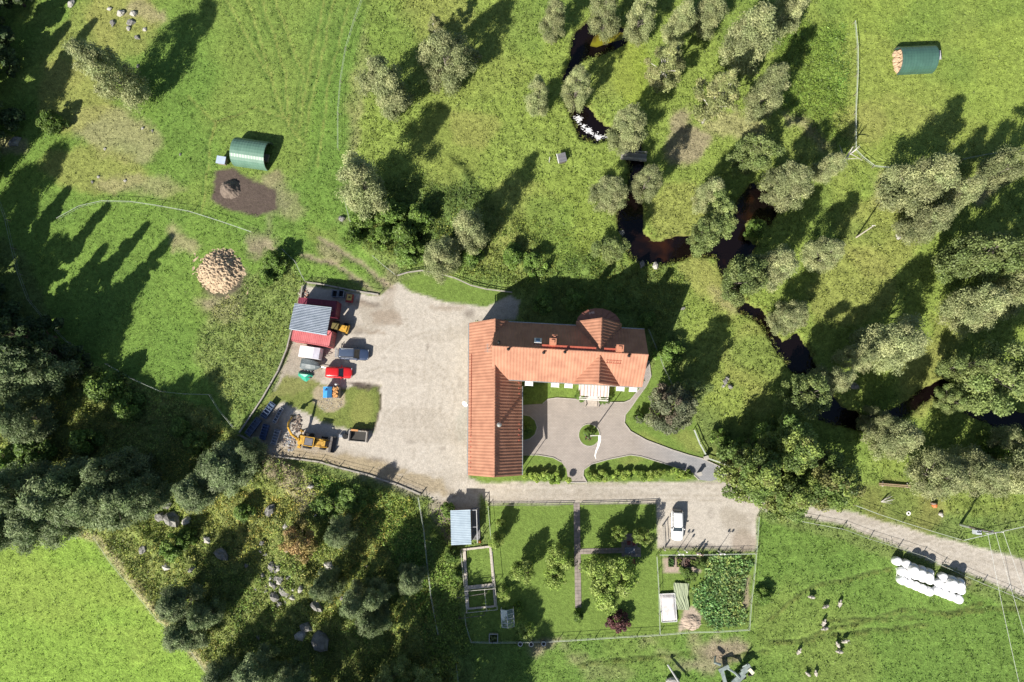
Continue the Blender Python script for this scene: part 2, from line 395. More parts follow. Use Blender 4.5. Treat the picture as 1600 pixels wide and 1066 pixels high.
# faint swept tyre arcs in the gravel
for k in range(16):
    x0 = 600 + k * 7.3 + 9 * math.sin(k * 2.7); pts = [(x0, 470), (x0 + 8 + 2 * k, 560), (x0 + 15, 650), (x0 + 40 + k * 2, 730), (760 + k * 2, 762 + k)]
    paint(mask(pts, 3, 6, 3, False, 1) * G0, GRAVD if k % 2 else (.5, .46, .41), .28)
for k in range(14):
    cx_, cy_, r_ = 600 + 100 * hash2(np.array([k]), np.array([3]), 1)[0], 560 + 180 * hash2(np.array([k]), np.array([7]), 2)[0], 40 + 90 * hash2(np.array([k]), np.array([5]), 3)[0]
    a0 = 6.28 * hash2(np.array([k]), np.array([9]), 4)[0]
    for off in (0, 9): paint(mask([(cx_ + (r_ + off) * math.cos(a0 + t * .14), cy_ + (r_ + off) * math.sin(a0 + t * .14)) for t in range(9)], 2.5, 3, 2, False, .9) * G0, GRAVD if k % 3 else (.5, .47, .42), .55)
for e, k_ in [((690, 700, 5, 3), .5), ((668, 540, 3, 4), .5), ((560, 520, 8, 3), .6), ((600, 560, 5, 2), .4), ((640, 690, 9, 4), .35), ((588, 720, 14, 4), .4), ((1110, 800, 6, 10), .3), ((720, 600, 5, 9), .35)]: paint(mask(ell(*e), 4, 3, 2), DARK_GROUND, k_ * .7)
for dy in (0, 7, 16, 22): paint(mask([(700, 775), (760, 760 + dy), (1140, 758 + dy), (1250, 788 + dy * .6), (1330, 802 + dy), (1400, 824 + dy), (1480, 850 + dy), (1600, 886 + dy * 1.6)], 3, 3, 3, False, 1.2) * G0, GRAVD, .55)
# lawn patch inside the yard, green islands, farm track
paint(mask([(447, 588), (500, 598), (540, 605), (592, 600), (594, 640), (584, 674), (545, 672), (505, 662), (470, 640), (440, 628), (418, 640), (400, 640)], 4, 4, 4), (.135, .17, .035), 1, .6, .05, .06)
paint(mask([(420, 625), (447, 586), (500, 592), (505, 606), (470, 612)], 10, 6, 5), (.2, .19, .07), .5)
paint(mask(ell(514, 622, 25, 22), 5, 4, 4), (.33, .27, .19), .85, .3)
paint(mask(ell(565, 640, 16, 30), 14, 6, 4), YEL, .5)
paint(mask([(556, 600), (592, 600), (594, 640), (584, 672), (552, 674)], 3, 2, 2, False, 1.6), DARK_GROUND, .85, .3); groove([(556, 600), (592, 600), (594, 640), (584, 672)], 2, 1.2); paint(mask([(540, 599), (560, 597), (585, 602), (575, 610), (562, 608)], 3, 3, 3), DARK_GROUND, .85, .3)  # soil trench along the lawn edge, plus an elongated dark patch
paint(mask([(575, 488), (625, 486), (628, 504), (590, 508)], 8, 8, 6), DIRT, .6); paint(mask([(540, 512), (600, 520)], 4, 4, 4, False, 2), DIRT, .6); paint(mask([(560, 470), (592, 478)], 4, 4, 4, False, 3), DARK_GROUND, .5)
for pts in [[(500, 372), (530, 390), (570, 415), (612, 450)], [(470, 400), (520, 410), (565, 440), (590, 462)]]:
    groove(pts, 3, .6); paint(mask(pts, 7, 4, 4, False, 3), DIRT, .85, .3, 0)
paint(mask(ell(515, 395, 22, 12, 30), 10, 6), DIRT, .5)
# dark soil round the manure heap, the earth below the straw pile
paint(mask([(335, 265), (365, 262), (400, 285), (428, 296), (432, 330), (400, 338), (360, 330), (328, 312)], 6, 4, 3), DARK_GROUND, 1, .3, 0, .2)
paint(mask([(312, 420), (345, 390), (384, 420), (380, 450), (350, 468), (318, 455)], 8, 5, 4), DARK_GROUND, .8, .3, 0)
# lawns to each side of the court, verge beds
paint(mask(ell(1075, 905, 1, 1), 3, 1, 1), LAWN, 0)
SAND = [(1037, 871), (1096, 871), (1096, 894), (1037, 895)]
paint(mask(SAND, 2, .5, 1), (.36, .29, .23), 1, .1, 0, 0)
paint(mask([(1068, 950), (1088, 945), (1098, 965), (1080, 985), (1060, 988)], 4, 3, 3), (.38, .31, .24), 1, .15, 0, 0)
paint(mask([(1160, 900), (1172, 900), (1172, 945), (1163, 955), (1158, 930)], 4, 3, 3), DIRT, .8)
VEG = [(1100, 868), (1160, 868), (1176, 880), (1166, 900), (1158, 940), (1165, 975), (1110, 982), (1098, 965), (1082, 945), (1080, 925), (1102, 905)]
paint(mask(VEG, 4, 3, 3), (.07, .1, .03), 1, 1, .3, .3)
# stream
STREAM = [[(893, 92), (893, 60), (912, 38), (938, 20), (960, 42), (982, 44), (980, 62), (955, 80), (925, 86), (905, 96), (895, 130), (903, 160), (920, 168), (932, 186), (951, 196), (975, 214), (985, 200), (998, 212), (1003, 232), (1006, 262), (996, 290), (1003, 318), (1004, 362), (1022, 378), (1075, 368), (1120, 372), (1142, 352), (1152, 315), (1176, 286), (1204, 300), (1216, 330), (1204, 352), (1196, 342), (1180, 338), (1166, 348), (1164, 372), (1180, 384), (1172, 402), (1140, 408), (1136, 418), (1166, 474), (1192, 486), (1222, 536), (1246, 522), (1268, 556), (1288, 600), (1312, 632), (1308, 664), (1280, 656), (1256, 606), (1232, 570), (1212, 540), (1182, 500), (1155, 486), (1134, 440), (1120, 402), (1080, 398), (1042, 412), (1008, 412), (984, 400), (970, 366), (966, 330), (982, 300), (985, 268), (972, 232), (952, 216), (932, 221), (908, 216), (895, 186), (884, 160), (880, 120)],
          [(1446, 606), (1475, 594), (1520, 622), (1560, 643), (1640, 650), (1640, 674), (1560, 668), (1500, 642), (1460, 618)],
          [(1302, 630), (1350, 652), (1400, 640), (1446, 604), (1458, 620), (1400, 660), (1350, 672), (1304, 664)]]
WM = np.zeros(GX.shape)
for s in STREAM: WM = np.maximum(WM, mask(s, 7, 3, 3))
paint(sm(WM * 1.4), (.07, .045, .02), 1, .3, 0, 0)
edge = sm(WM * 6) * (1 - sm(WM * 2 - .2)); paint(edge, (.12, .13, .03), .5)
gk = sm((T[..., 1] - T[..., 0] * .75) * 40) * T[..., 3]
lum = T[..., :3] @ np.array([.25, .65, .1])
for c in range(3): T[..., c] = (T[..., c] * .92 + lum * .08) * (1 + .13 * gk)
# heights
HT = (fbm(GX * .9, GY * .9, 41, 4) - .5) * .55 * REL + (hash2(np.round(GX / STEP), np.round(GY / STEP), 5) - .5) * .13 * REL
HT += (fbm(GX * .05, GY * .05, 43, 2) - .5) * .3 * sm((REL - .1) * 4)
UM = np.maximum(mask(UNDER, 10, 6), mask([(560, 300), (700, 240), (780, 320), (860, 400), (1040, 425), (1070, 445), (1020, 520), (815, 462), (740, 437), (640, 412), (560, 390)], 16, 10) * .6)
UM = np.maximum(UM, mask([(440, 400), (475, 440), (452, 520), (405, 620), (370, 660), (300, 560), (330, 480), (400, 430)], 16, 8) * .15)
UM *= 1 - mask([(500, 745), (640, 780), (668, 850), (672, 960), (630, 930), (600, 850), (540, 790)], 14, 8)
MN = fbm(GX * .34, GY * .34, 61, 4)
HT += np.clip(MN - .38, 0, 1) * 3.2 * UM * sm((REL - .1) * 4)
HT -= .03 + .2 * GROOVE
HT = HT - 1.05 * sm(WM * 1.1)
COURT = [(816, 633), (848, 631), (856, 624), (870, 622), (900, 624), (915, 627), (945, 629), (975, 629), (985, 625), (999, 608), (1004, 600), (1008, 566), (1014, 564), (1017, 588), (1010, 603), (996, 622), (985, 638), (977, 648), (975.5, 661), (985, 674),
         (1010, 688), (1050, 703), (1075, 711), (1098, 717), (1124, 729), (1138, 740), (1127, 747), (1110, 752), (1092, 750), (1082, 740), (1065, 733), (1030, 722), (1000, 713), (985, 711), (950, 718), (925, 725), (912, 734), (911, 743), (917, 754), (882, 754), (887, 746), (885, 733), (877, 722), (864, 715), (840, 711), (816, 711)]
HOUSE = [(728, 490), (1020, 480), (1020, 612), (818, 600), (820, 750), (726, 750)]
for q in (COURT, HOUSE): HT = np.where(mask(q, 2, 0, 0) > .02, np.minimum(HT, -.05), HT)
def lut(A, x, y):
    i = np.clip(((np.asarray(y) - gy[0]) / STEP).astype(int), 0, len(gy) - 1); j = np.clip(((np.asarray(x) - gx[0]) / STEP).astype(int), 0, len(gx) - 1)
    return A[i, j]
def gz(x, y): return float(lut(HT, np.array([x]), np.array([y]))[0])
nyy, nxx = GX.shape
V = np.stack([GX, GY, HT], -1).reshape(-1, 3)
I = np.arange(nyy * nxx).reshape(nyy, nxx)
F = np.stack([I[:-1, :-1], I[:-1, 1:], I[1:, 1:], I[1:, :-1]], -1).reshape(-1, 4)
# outer ring to the horizon, same mesh
x0, x1, y0, y1 = gx[0], gx[-1], gy[0], gy[-1]; R = 2500.0
OV = np.array([(x0, y0, -.06), (x1, y0, -.06), (x1, y1, -.06), (x0, y1, -.06), (-R, -R, -.5), (R, -R, -.5), (R, R, -.5), (-R, R, -.5)])
b = len(V)
F = np.concatenate([F, b + np.array([(4, 5, 1, 0), (5, 6, 2, 1), (6, 7, 3, 2), (7, 4, 0, 3)])])
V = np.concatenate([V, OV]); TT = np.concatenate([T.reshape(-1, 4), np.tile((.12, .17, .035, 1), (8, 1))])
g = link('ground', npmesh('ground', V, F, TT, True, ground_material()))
props(g, kind='structure')
# water sheet (seen only where the bed is cut below it)
wm, t, bs = nodes('stream_water')
n = t.nodes.new('ShaderNodeTexNoise'); n.inputs['Scale'].default_value = .16; n.inputs['Detail'].default_value = 3
gg = t.nodes.new('ShaderNodeNewGeometry'); t.links.new(gg.outputs['Position'], n.inputs['Vector'])
rp = t.nodes.new('ShaderNodeValToRGB'); rp.color_ramp.elements[0].position = .6; rp.color_ramp.elements[0].color = (.005, .003, .003, 1)
rp.color_ramp.elements[1].position = .74; rp.color_ramp.elements[1].color = (.035, .012, .004, 1)
t.links.new(n.outputs[0], rp.inputs[0]); t.links.new(rp.outputs[0], bs.inputs['Base Color'])
bs.inputs['Roughness'].default_value = .06; bs.inputs['Specular IOR Level'].default_value = .4
n2 = t.nodes.new('ShaderNodeTexNoise'); n2.inputs['Scale'].default_value = 2.5; t.links.new(gg.outputs['Position'], n2.inputs['Vector'])
bp = t.nodes.new('ShaderNodeBump'); bp.inputs['Distance'].default_value = .03; t.links.new(n2.outputs[0], bp.inputs['Height']); t.links.new(bp.outputs[0], bs.inputs['Normal'])
wv = MB()
for (a, c, d, e) in [(860, 0, 1240, 520), (1120, 460, 1700, 700)]:
    wv.prism([P(a, c), P(d, c), P(d, e), P(a, e)], -.6, -.42 if a == 860 else -.423)
w = wv.build('stream_water', wm); props(w, kind='structure')

# ------------------------------------------------------------------ paved court
def brickmat(name, c1, c2, mortar, sc=1.0):
    m, t, b = nodes(name)
    g = t.nodes.new('ShaderNodeNewGeometry'); br = t.nodes.new('ShaderNodeTexBrick')
    br.inputs['Scale'].default_value = sc; br.inputs['Brick Width'].default_value = .42; br.inputs['Row Height'].default_value = .2
    br.inputs['Mortar Size'].default_value = .012; br.inputs['Color1'].default_value = (*c1, 1); br.inputs['Color2'].default_value = (*c2, 1); br.inputs['Mortar'].default_value = (*mortar, 1)
    t.links.new(g.outputs['Position'], br.inputs['Vector'])
    n = t.nodes.new('ShaderNodeTexNoise'); n.inputs['Scale'].default_value = .5; n.inputs['Detail'].default_value = 5; t.links.new(g.outputs['Position'], n.inputs['Vector'])
    mr = t.nodes.new('ShaderNodeMapRange'); mr.inputs['To Min'].default_value = .78; mr.inputs['To Max'].default_value = 1.2; t.links.new(n.outputs[0], mr.inputs[0])
    sc_ = t.nodes.new('ShaderNodeVectorMath'); sc_.operation = 'SCALE'; t.links.new(br.outputs[0], sc_.inputs[0]); t.links.new(mr.outputs[0], sc_.inputs['Scale'])
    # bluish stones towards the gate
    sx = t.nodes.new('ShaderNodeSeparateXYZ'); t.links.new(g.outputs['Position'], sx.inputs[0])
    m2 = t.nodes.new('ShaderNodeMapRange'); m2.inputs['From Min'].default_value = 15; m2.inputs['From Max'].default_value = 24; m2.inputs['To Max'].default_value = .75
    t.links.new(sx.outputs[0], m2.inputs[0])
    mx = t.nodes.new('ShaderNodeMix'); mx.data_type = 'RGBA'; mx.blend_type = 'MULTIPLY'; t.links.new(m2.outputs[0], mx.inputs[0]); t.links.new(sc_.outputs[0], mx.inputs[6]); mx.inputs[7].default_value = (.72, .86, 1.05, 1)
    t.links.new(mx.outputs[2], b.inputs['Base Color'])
    b.inputs['Roughness'].default_value = .85
    bp = t.nodes.new('ShaderNodeBump'); bp.inputs['Distance'].default_value = .01; t.links.new(br.outputs['Fac'], bp.inputs['Height']); bp.invert = True; t.links.new(bp.outputs[0], b.inputs['Normal'])
    return m
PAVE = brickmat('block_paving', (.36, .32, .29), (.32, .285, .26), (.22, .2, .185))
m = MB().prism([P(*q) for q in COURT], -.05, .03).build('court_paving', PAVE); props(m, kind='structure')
KERB = mat('kerb_stone', (.42, .4, .36), (.33, .31, .28), 3)
def kerb(name, pts, w=.13, h=.12, seg=.8):
    mb = MB()
    for (a, b) in zip(pts[:-1], pts[1:]):
        a, b = Vector(a), Vector(b); L = (b - a).length; n = max(1, round(L / seg)); ang = math.atan2(b.y - a.y, b.x - a.x)
        for i in range(n):
            c = a + (b - a) * ((i + .5) / n)
            mb.box((c.x, c.y, h / 2 - .05 + rnd.uniform(-.006, .006)), (L / n - .012, w, h + .1), ang)
    o = mb.build(name, KERB); props(o, kind='structure'); return o
def px(pts, h=0): return [P(*q, h) for q in pts]
kerb('court_kerb', px(COURT[1:14])); kerb('court_kerb', px(COURT[13:27])); kerb('court_kerb', px(COURT[28:41])); kerb('court_kerb', px(COURT[42:46]))
ic = P(920.5, 680); IR = 1.62
circ = [(ic[0] + IR * math.cos(a), ic[1] + IR * math.sin(a) * 1.05) for a in [2 * math.pi * i / 28 for i in range(29)]]
lawnm = mat('island_turf', LAWN, (.09, .14, .02), 1.5, .9, bump=.03, bscale=9)
o = MB().prism(circ[:-1], 0, .09).build('island_lawn', lawnm); props(o, kind='structure'); kerb('island_kerb', circ, seg=.35)
sc_ = px([(816, 648), (828, 650), (836, 657), (839.5, 668), (836, 679), (828, 686), (816, 689)])
o = MB().prism(sc_, 0, .09).build('side_lawn', lawnm); props(o, kind='structure'); kerb('side_kerb', sc_)
# garden walk of concrete slabs and the terrace of the arbour
SLAB = mat('slab_concrete', (.3, .26, .235), (.2, .175, .16), 1.4, .9)
def slabs(name, a, b, w, sx, nacr, z=.03):
    a, b = Vector(P(*a)), Vector(P(*b)); L = (b - a).length; n = int(L / sx); ang = math.atan2(b.y - a.y, b.x - a.x); u = (b - a).normalized(); v = Vector((-u.y, u.x)); mb = MB()
    for i in range(n):
        for k in range(nacr):
            c = a + u * ((i + .5) * L / n) + v * ((k + .5) / nacr - .5) * w
            mb.box((c.x, c.y, z - .04 + rnd.uniform(-.008, .008)), (L / n - .025, w / nacr - .025, .1), ang)
    o = mb.build(name, SLAB); props(o, kind='structure'); return o
slabs('garden_walk', (901, 786), (903.5, 950), .95, .5, 2)
slabs('arbour_walk', (906, 862), (972, 860), .8, .5, 2)
slabs('arbour_terrace', (971, 852), (1001, 852), 3.4, .5, 7)
slabs('porch_walk', (929, 612), (929, 627), 1.5, .5, 3)
# ------------------------------------------------------------------ farmhouse
TILE = mat('clay_roof_tile', (.42, .205, .13), (.32, .15, .095), .7, .75, detail=12)
WALL = mat('pale_render_wall', (.62, .52, .34), (.56, .46, .3), .8, .9)
WHITE = mat('white_paint', (.78, .78, .76), (.7, .7, .69), 2, .45)
GLASS = mat('window_glass', (.03, .045, .06), (.02, .03, .045), 1, .08)
ZINC = mat('zinc_gutter', (.5, .52, .5), (.4, .42, .41), 2, .4, .6)
BRICKR = mat('chimney_brick', (.5, .22, .13), (.4, .17, .1), 6, .85)
SHEETR = mat('red_roof_sheet', (.42, .1, .06), (.34, .075, .045), 3, .55)
DARKM = mat('dark_metal', (.03, .03, .032), (.02, .02, .02), 4, .5, .4)
def slope(mb, A, B, C, D, rib=.45, amp=.045, course=.38, step=.006):
    """tiled slope; A-B eave, D-C ridge, ribs run from eave to ridge, thickness below"""
    A, B, C, D = map(Vector, (A, B, C, D))
    L = (B - A).length; H = (D - A).length
    nrm = (B - A).cross(D - A).normalized()
    if nrm.z < 0: nrm = -nrm
    nu = max(2, int(round(L / rib))) * 4; nv = max(1, int(round(H / course)))
    prof = [0, .5, 1, .5]
    rows = []
    for j in range(nv):
        rows += [(j / nv, step), ((j + 1) / nv, 0)]
    vs = []
    for t, s in rows:
        for i in range(nu + 1):
            u = i / nu
            p = (A.lerp(B, u)).lerp(D.lerp(C, u), t)
            vs.append(p + nrm * (amp * prof[i % 4] + s))
    fs = []
    up = (B - A).cross(D - A).z > 0
    for j in range(len(rows) - 1):
        for i in range(nu):
            q = (j * (nu + 1) + i, j * (nu + 1) + i + 1, (j + 1) * (nu + 1) + i + 1, (j + 1) * (nu + 1) + i)
            fs.append(q if up else q[::-1])
    mb.add(vs, fs)
    w = [p - nrm * .16 for p in (A, B, C, D)]; q = [p + nrm * .0 for p in (A, B, C, D)]
    mb.add(w + q, [(3, 2, 1, 0), (0, 1, 5, 4), (1, 2, 6, 5), (2, 3, 7, 6), (3, 0, 4, 7)])
def chimney(mb, x, y, z0, z1, sx=.75, sy=.75):
    mb.box((x, y, (z0 + z1) / 2), (sx, sy, z1 - z0)); mb.box((x, y, z1 + .06), (sx + .16, sy + .16, .12)); mb.box((x, y, z1 + .2), (sx * .55, sy * .55, .18))
def windows(parent, spots, w=1.0, h=1.4):
    """spots: (x, y, z, facing angle)"""
    f = MB()
    for x in (-w / 2, w / 2): f.box((x, 0, 0), (.08, .1, h))
    for z in (-h / 2, 0.1, h / 2): f.box((0, .003, z), (w - .08, .09, .07))
    f.box((0, 0, 0), (.05, .08, h - .08)); fm = f.mesh('window', WHITE)
    pm = MB().box((0, .02, 0), (w - .05, .03, h - .05)).mesh('pane', GLASS)
    for x, y, z, a in spots:
        o = link('window', fm, parent, (x, y, z), (0, 0, a)); link('pane', pm, o)
house = thing('farmhouse', 'large L-shaped farmhouse with orange clay tile roofs in the middle of the yard', 'house', (-5.84, 10.93), math.radians(-3.33))
HL, HW, HE, HR = 21.6, 4.18, 7.3, 12.0
mb = MB(); mb.box((HL / 2 + .2, 0, HE / 2 - .2), (HL - .9, HW * 2 - .9, HE + .1))
for x in (.35, HL - .26):   # gable triangles
    mb.add([(x - .1, -HW + .45, HE - .2), (x - .1, HW - .45, HE - .2), (x - .1, 0, HR - .3), (x + .1, -HW + .45, HE - .2), (x + .1, HW - .45, HE - .2), (x + .1, 0, HR - .3)], [(0, 1, 2), (3, 5, 4), (0, 2, 5, 3), (1, 4, 5, 2)])
mb.build('wall', WALL, house)
rf = MB(); slope(rf, (0, -HW, HE), (HL, -HW, HE), (HL, 0, HR), (0, 0, HR)); slope(rf, (HL, HW, HE), (0, HW, HE), (0, 0, HR), (HL, 0, HR))
for i in range(54): rf.cyl((i * .4, 0, HR + .02), (i * .4 + .39, 0, HR + .04), .12, .135, 8)
roof = rf.build('roof', TILE, house)
# cross gables
xg = 15.0
nb = MB(); slope(nb, (xg - 3.3, HW + .7, HE - .1), (xg - 3.3, -.0, HE - .1), (xg, -.0, 11.7), (xg, HW + .7, 11.7)); slope(nb, (xg + 3.3, 0, HE - .1), (xg + 3.3, HW + .7, HE - .1), (xg, HW + .7, 11.7), (xg, 0, 11.7))
nb.build('north_gable_roof', TILE, house).name = 'roof'
sb = MB(); slope(sb, (xg - 3.4, -.2, HE), (xg - 3.4, -HW - .1, HE), (xg, -HW - .1, 11.7), (xg, -.2, 11.7)); slope(sb, (xg + 3.4, -HW - .1, HE), (xg + 3.4, -.2, HE), (xg, -.2, 11.7), (xg, -HW - .1, 11.7))
sb.build('south_gable_roof', TILE, house).name = 'roof'
gw = MB()
for (ya, w_, y_) in ((HW + .35, 2.9, 1), (-HW + .12, 3.0, -1)):
    gw.add([(xg - w_, ya, HE - .3), (xg + w_, ya, HE - .3), (xg, ya, 11.3), (xg - w_, ya - .12 * y_, HE - .3), (xg + w_, ya - .12 * y_, HE - .3), (xg, ya - .12 * y_, 11.3)], [(0, 1, 2), (5, 4, 3), (0, 3, 4, 1), (1, 4, 5, 2), (2, 5, 3, 0)])
gw2 = MB().box((xg, HW + .0, HE / 2 - .2), (5.9, .75, HE)); gw2.build('bay_front_wall', WALL, house); nv_ = 6
g1 = MB(); g1.v, g1.f, g1.m = gw.v[:nv_], gw.f[:5], gw.m[:5]; g1.build('gable_wall', WALL, house)
g2 = MB(); g2.v, g2.f, g2.m = gw.v[nv_:12], [tuple(i - nv_ for i in f_) for f_ in gw.f[5:10]], gw.m[5:10]; g2.build('gable_wall', WALL, house)
# faceted bay on the north side
bay = MB(); n = 9; bc = (xg, HW + .55)
ring = [(bc[0] + 3.25 * math.cos(a), bc[1] + 2.35 * math.sin(a)) for a in [math.pi * k / n for k in range(n + 1)]]
ap = (xg, HW + .3, 8.3)
for k in range(n):
    a, b_ = ring[k], ring[k + 1]
    bay.add([(*a, 6.5), (*b_, 6.5), ap, (*a, 6.38), (*b_, 6.38)], [(0, 1, 2), (3, 4, 1, 0), (4, 3, 2)])
    m_ = Vector((*a, 6.56)); q_ = Vector(ap) + Vector((0, 0, .04)); bay.cyl(m_, q_, .05, .05, 5)
bay.build('bay_roof', mat('bay_roof_sheet', (.3, .12, .085), (.24, .095, .07), 3, .6), house)
bw = MB(); bw.prism([(bc[0] + 2.95 * math.cos(a), bc[1] - .3 + 2.2 * math.sin(a)) for a in [math.pi * k / n for k in range(n + 1)]], -.3, 6.45); bw.build('bay_wall', WALL, house)
MB().box((xg - 1.1, HW + 2.05, 6.95), (.8, .35, .12), .25, 0, -.35).build('roof_hatch', mat('pink_hatch', (.6, .38, .32), None, 3), house)
# chimneys, skylight, vents, roof walk, antenna
for x, y, z1, s in ((8.35, .95, 13.4, .8), (8.55, 1.6, 13.0, .55), (17.5, .55, 13.4, .85)):
    c = MB(); chimney(c, x, y, 10.0, z1, s, s * .9); c.build('chimney', BRICKR, roof)
sk = MB().box((6.3, 1.25, 10.95), (1.05, 1.1, .14), 0, 0, -.84).build('skylight', WHITE, roof)
MB().box((6.3, 1.33, 11.02), (.55, .7, .1), 0, 0, -.84).build('pane', mat('sky_glass', (.12, .2, .35), None, 2, .1), roof)
for x, y, h in ((2.3, -.35, 12.6), (10.1, -.3, 12.5), (7.2, -.5, 12.1), (18.9, -.3, 12.3), (.9, .6, 12.2)):
    v_ = MB(); v_.cyl((x, y, 11), (x, y, h), .13, n=8); v_.cyl((x, y, h), (x, y, h + .2), .24, .05, 8); v_.build('vent_pipe', DARKM, roof)
rw = MB()
for xa, xb in ((6.9, 14.4), (15.5, 17.2)):
    rw.box(((xa + xb) / 2, .42, HR - .22), (xb - xa, .5, .06))
    for i in range(int((xb - xa) / .9)): rw.box((xa + .3 + i * .9, .42, HR - .42), (.06, .45, .36))
rw.build('roof_walk', SHEETR, roof)
ld = MB()
for y, z in ((-.95, 11.05), (-1.3, 10.66)): ld.box((17.0, y, z), (2.1, .06, .06))
for i in range(7): ld.box((16.1 + i * .3, -1.12, 10.85), (.05, .06, .5), 0, 0, .84)
ld.build('snow_guard', SHEETR, roof)
gt = MB()
for y in (-HW - .08, HW + .08): gt.box((HL / 2, y, HE - .12), (HL, .13, .12))
gt.build('gutter', ZINC, house)
sp = [(x, -HW + .42, z, 0) for x in (4.0, 6.4, 9.0, 10.9, 17.6, 19.6) for z in (1.9, 5.2)] + [(x, HW - .42, z, math.pi) for x in (3.5, 6.3, 9.2, 19.2) for z in (1.9, 5.2)]
sp += [(HL - .22, y, z, math.pi / 2) for y in (-2, 1.8) for z in (1.9, 5.2, 8.4)]
windows(house, sp)
# sloping white window awnings below the south eave
AW = MB(); AW.box((0, -.4, 0), (1.1, .8, .07), 0, 0, .35)
for x in (-.57, .57): AW.box((x, -.5, -.2), (.04, .7, .04))
awm = AW.mesh('awning', mat('white_awning', (.85, .85, .85), (.8, .8, .8), 3, .5))
for x in (5.35, 9.15, 11.1, 18.6, 20.45): link('awning', awm, house, (x, -HW + .1, 6.5))
# entrance porch
PW = mat('porch_white', (.62, .6, .58), (.56, .54, .52), 3, .5)
pr = MB(); x0_, x1_ = 12.95, 17.2
cv = MB(); nst = 26
for i in range(nst):
    xa = x0_ + (x1_ - x0_) * i / nst
    cv.box((xa + (x1_ - x0_) / nst / 2, -HW - .72, 4.15 + (.04 if i % 2 else 0)), ((x1_ - x0_) / nst - .004, 1.75, .05), 0, 1 if i % 3 == 0 else 0, .2)
cv.build('porch_roof', [PW, mat('porch_pink_rib', (.42, .3, .27), None, 3)], house)
for x in (x0_ + .12, x1_ - .12, x0_ + 1.3, x1_ - 1.3):
    for y in (-HW - 1.75,): pr.box((x, y, 2.1), (.16, .16, 3.8))
for z in (.75, 1.25):
    pr.box((x0_ + .7, -HW - 1.75, z + .3), (1.0, .07, .07)); pr.box((x1_ - .7, -HW - 1.75, z + .3), (1.0, .07, .07))
pr.box((xg + .05, -HW - .8, .25), (4.2, 2.1, .5)); pr.box((xg + .05, -HW - 2.1, 3.55), (4.3, .16, .16))
pr.build('porch_frame', PW, house)
stp = MB()
for k in range(3): stp.box((xg + .05, -HW - 2.1 - .32 * k, .36 - .14 * k), (1.7, .34, .16))
for s_ in (-1, 1): stp.box((xg + .05 + s_ * 1.0, -HW - 2.5, .7), (.1, 1.3, .1)); stp.box((xg + .05 + s_ * 1.0, -HW - 3.1, .4), (.12, .12, .8))
stp.build('porch_steps', mat('step_stone', (.45, .4, .35), None, 3), house)
MB().box((xg, -HW + .4, 1.5), (1.1, .1, 2.2)).build('door', mat('door_brown', (.1, .05, .03), None, 3), house)
# west wing : world-aligned, turned into the house frame
wing = bpy.data.objects.new('west_wing', None)
inv = Matrix.Translation((-5.84, 10.93, 0)) @ Matrix.Rotation(math.radians(-3.33), 4, 'Z'); inv = inv.inverted()
def wmesh(mb):
    mb.v = [tuple(inv @ Vector(v)) for v in mb.v]; return mb
WXa, WXr, WXb, WYa, WYb, WE, WR = -9.68, -5.62, -1.86, -7.2, 15.2, 5.17, 9.27
mb = MB(); mb.box(((WXa + WXb) / 2, (WYa + WYb) / 2, WE / 2 - .2), (WXb - WXa - .9, WYb - WYa - .7, WE + .1))
for y in (WYa + .45, WYb - .45):
    mb.add([(WXa + .5, y - .1, WE - .2), (WXb - .5, y - .1, WE - .2), (WXr, y - .1, WR - .3), (WXa + .5, y + .1, WE - .2), (WXb - .5, y + .1, WE - .2), (WXr, y + .1, WR - .3)], [(0, 1, 2), (3, 5, 4), (0, 2, 5, 3), (1, 4, 5, 2), (0, 3, 4, 1)])
wmesh(mb).build('wing_wall', WALL, house)
rf = MB(); slope(rf, (WXa, WYb, WE), (WXa, WYa, WE), (WXr, WYa, WR), (WXr, WYb, WR), rib=.45); slope(rf, (WXb, WYa, WE), (WXb, WYb, WE), (WXr, WYb, WR), (WXr, WYa, WR), rib=.45, course=.34)
for i in range(56): rf.cyl((WXr, WYa + i * .4, WR + .02), (WXr, WYa + i * .4 + .39, WR + .04), .12, .135, 8)
wr = wmesh(rf).build('wing_roof', TILE, house)
v_ = MB(); v_.cyl((-4.9, .1, 8), (-4.9, .1, 10.4), .22, n=10); v_.cyl((-4.9, .1, 10.4), (-4.9, .1, 10.62), .34, .1, 10); wmesh(v_).build('flue', ZINC, wr)
v_ = MB(); v_.cyl((-6.6, 10.9, 8), (-6.6, 10.9, 10.1), .05, n=6)
for k in range(6): v_.box((-6.6, 10.9 - .5 + k * .2, 10 - .02 * k), (.9 - .1 * k, .03, .03))
v_.box((-6.6, 10.9, 10), (.04, 1.3, .04)); wmesh(v_).build('antenna', ZINC, wr)
v_ = MB()
for i in range(36): v_.box((WXa + .42, 10.2 - i * .33, WE + .52), (.1, .12, .12))
v_.box((WXa + .4, 5.0, WE + .55), (.06, 11, .06))
wmesh(v_).build('snow_guard', SHEETR, wr)
for x_, y_ in [(WXa + .42, -1.6 - i * .75) for i in range(7)] + [(WXb - .4, 6.2 - i * .78) for i in range(4)] + [(WXb - .4, .2 - i * .78) for i in range(4)]: wmesh(MB().box((x_, y_, WE + .5), (.17, .16, .1))).build('snow_hook', SHEETR, wr)
v_ = MB(); v_.box((WXa - .1, 4, WE - .12), (.14, 22.4, .12)); v_.box((WXb + .1, -.7, WE - .12), (.14, 12.9, .12)); v_.cyl((WXb + .1, WYa + .3, 0), (WXb + .1, WYa + .3, WE), .05); wmesh(v_).build('gutter', ZINC, house)
f = MB(); 
for x in (-.5, .5): f.box((x, 0, 0), (.08, .1, 1.2))
for z in (-.6, .6): f.box((0, .003, z), (.92, .09, .07))
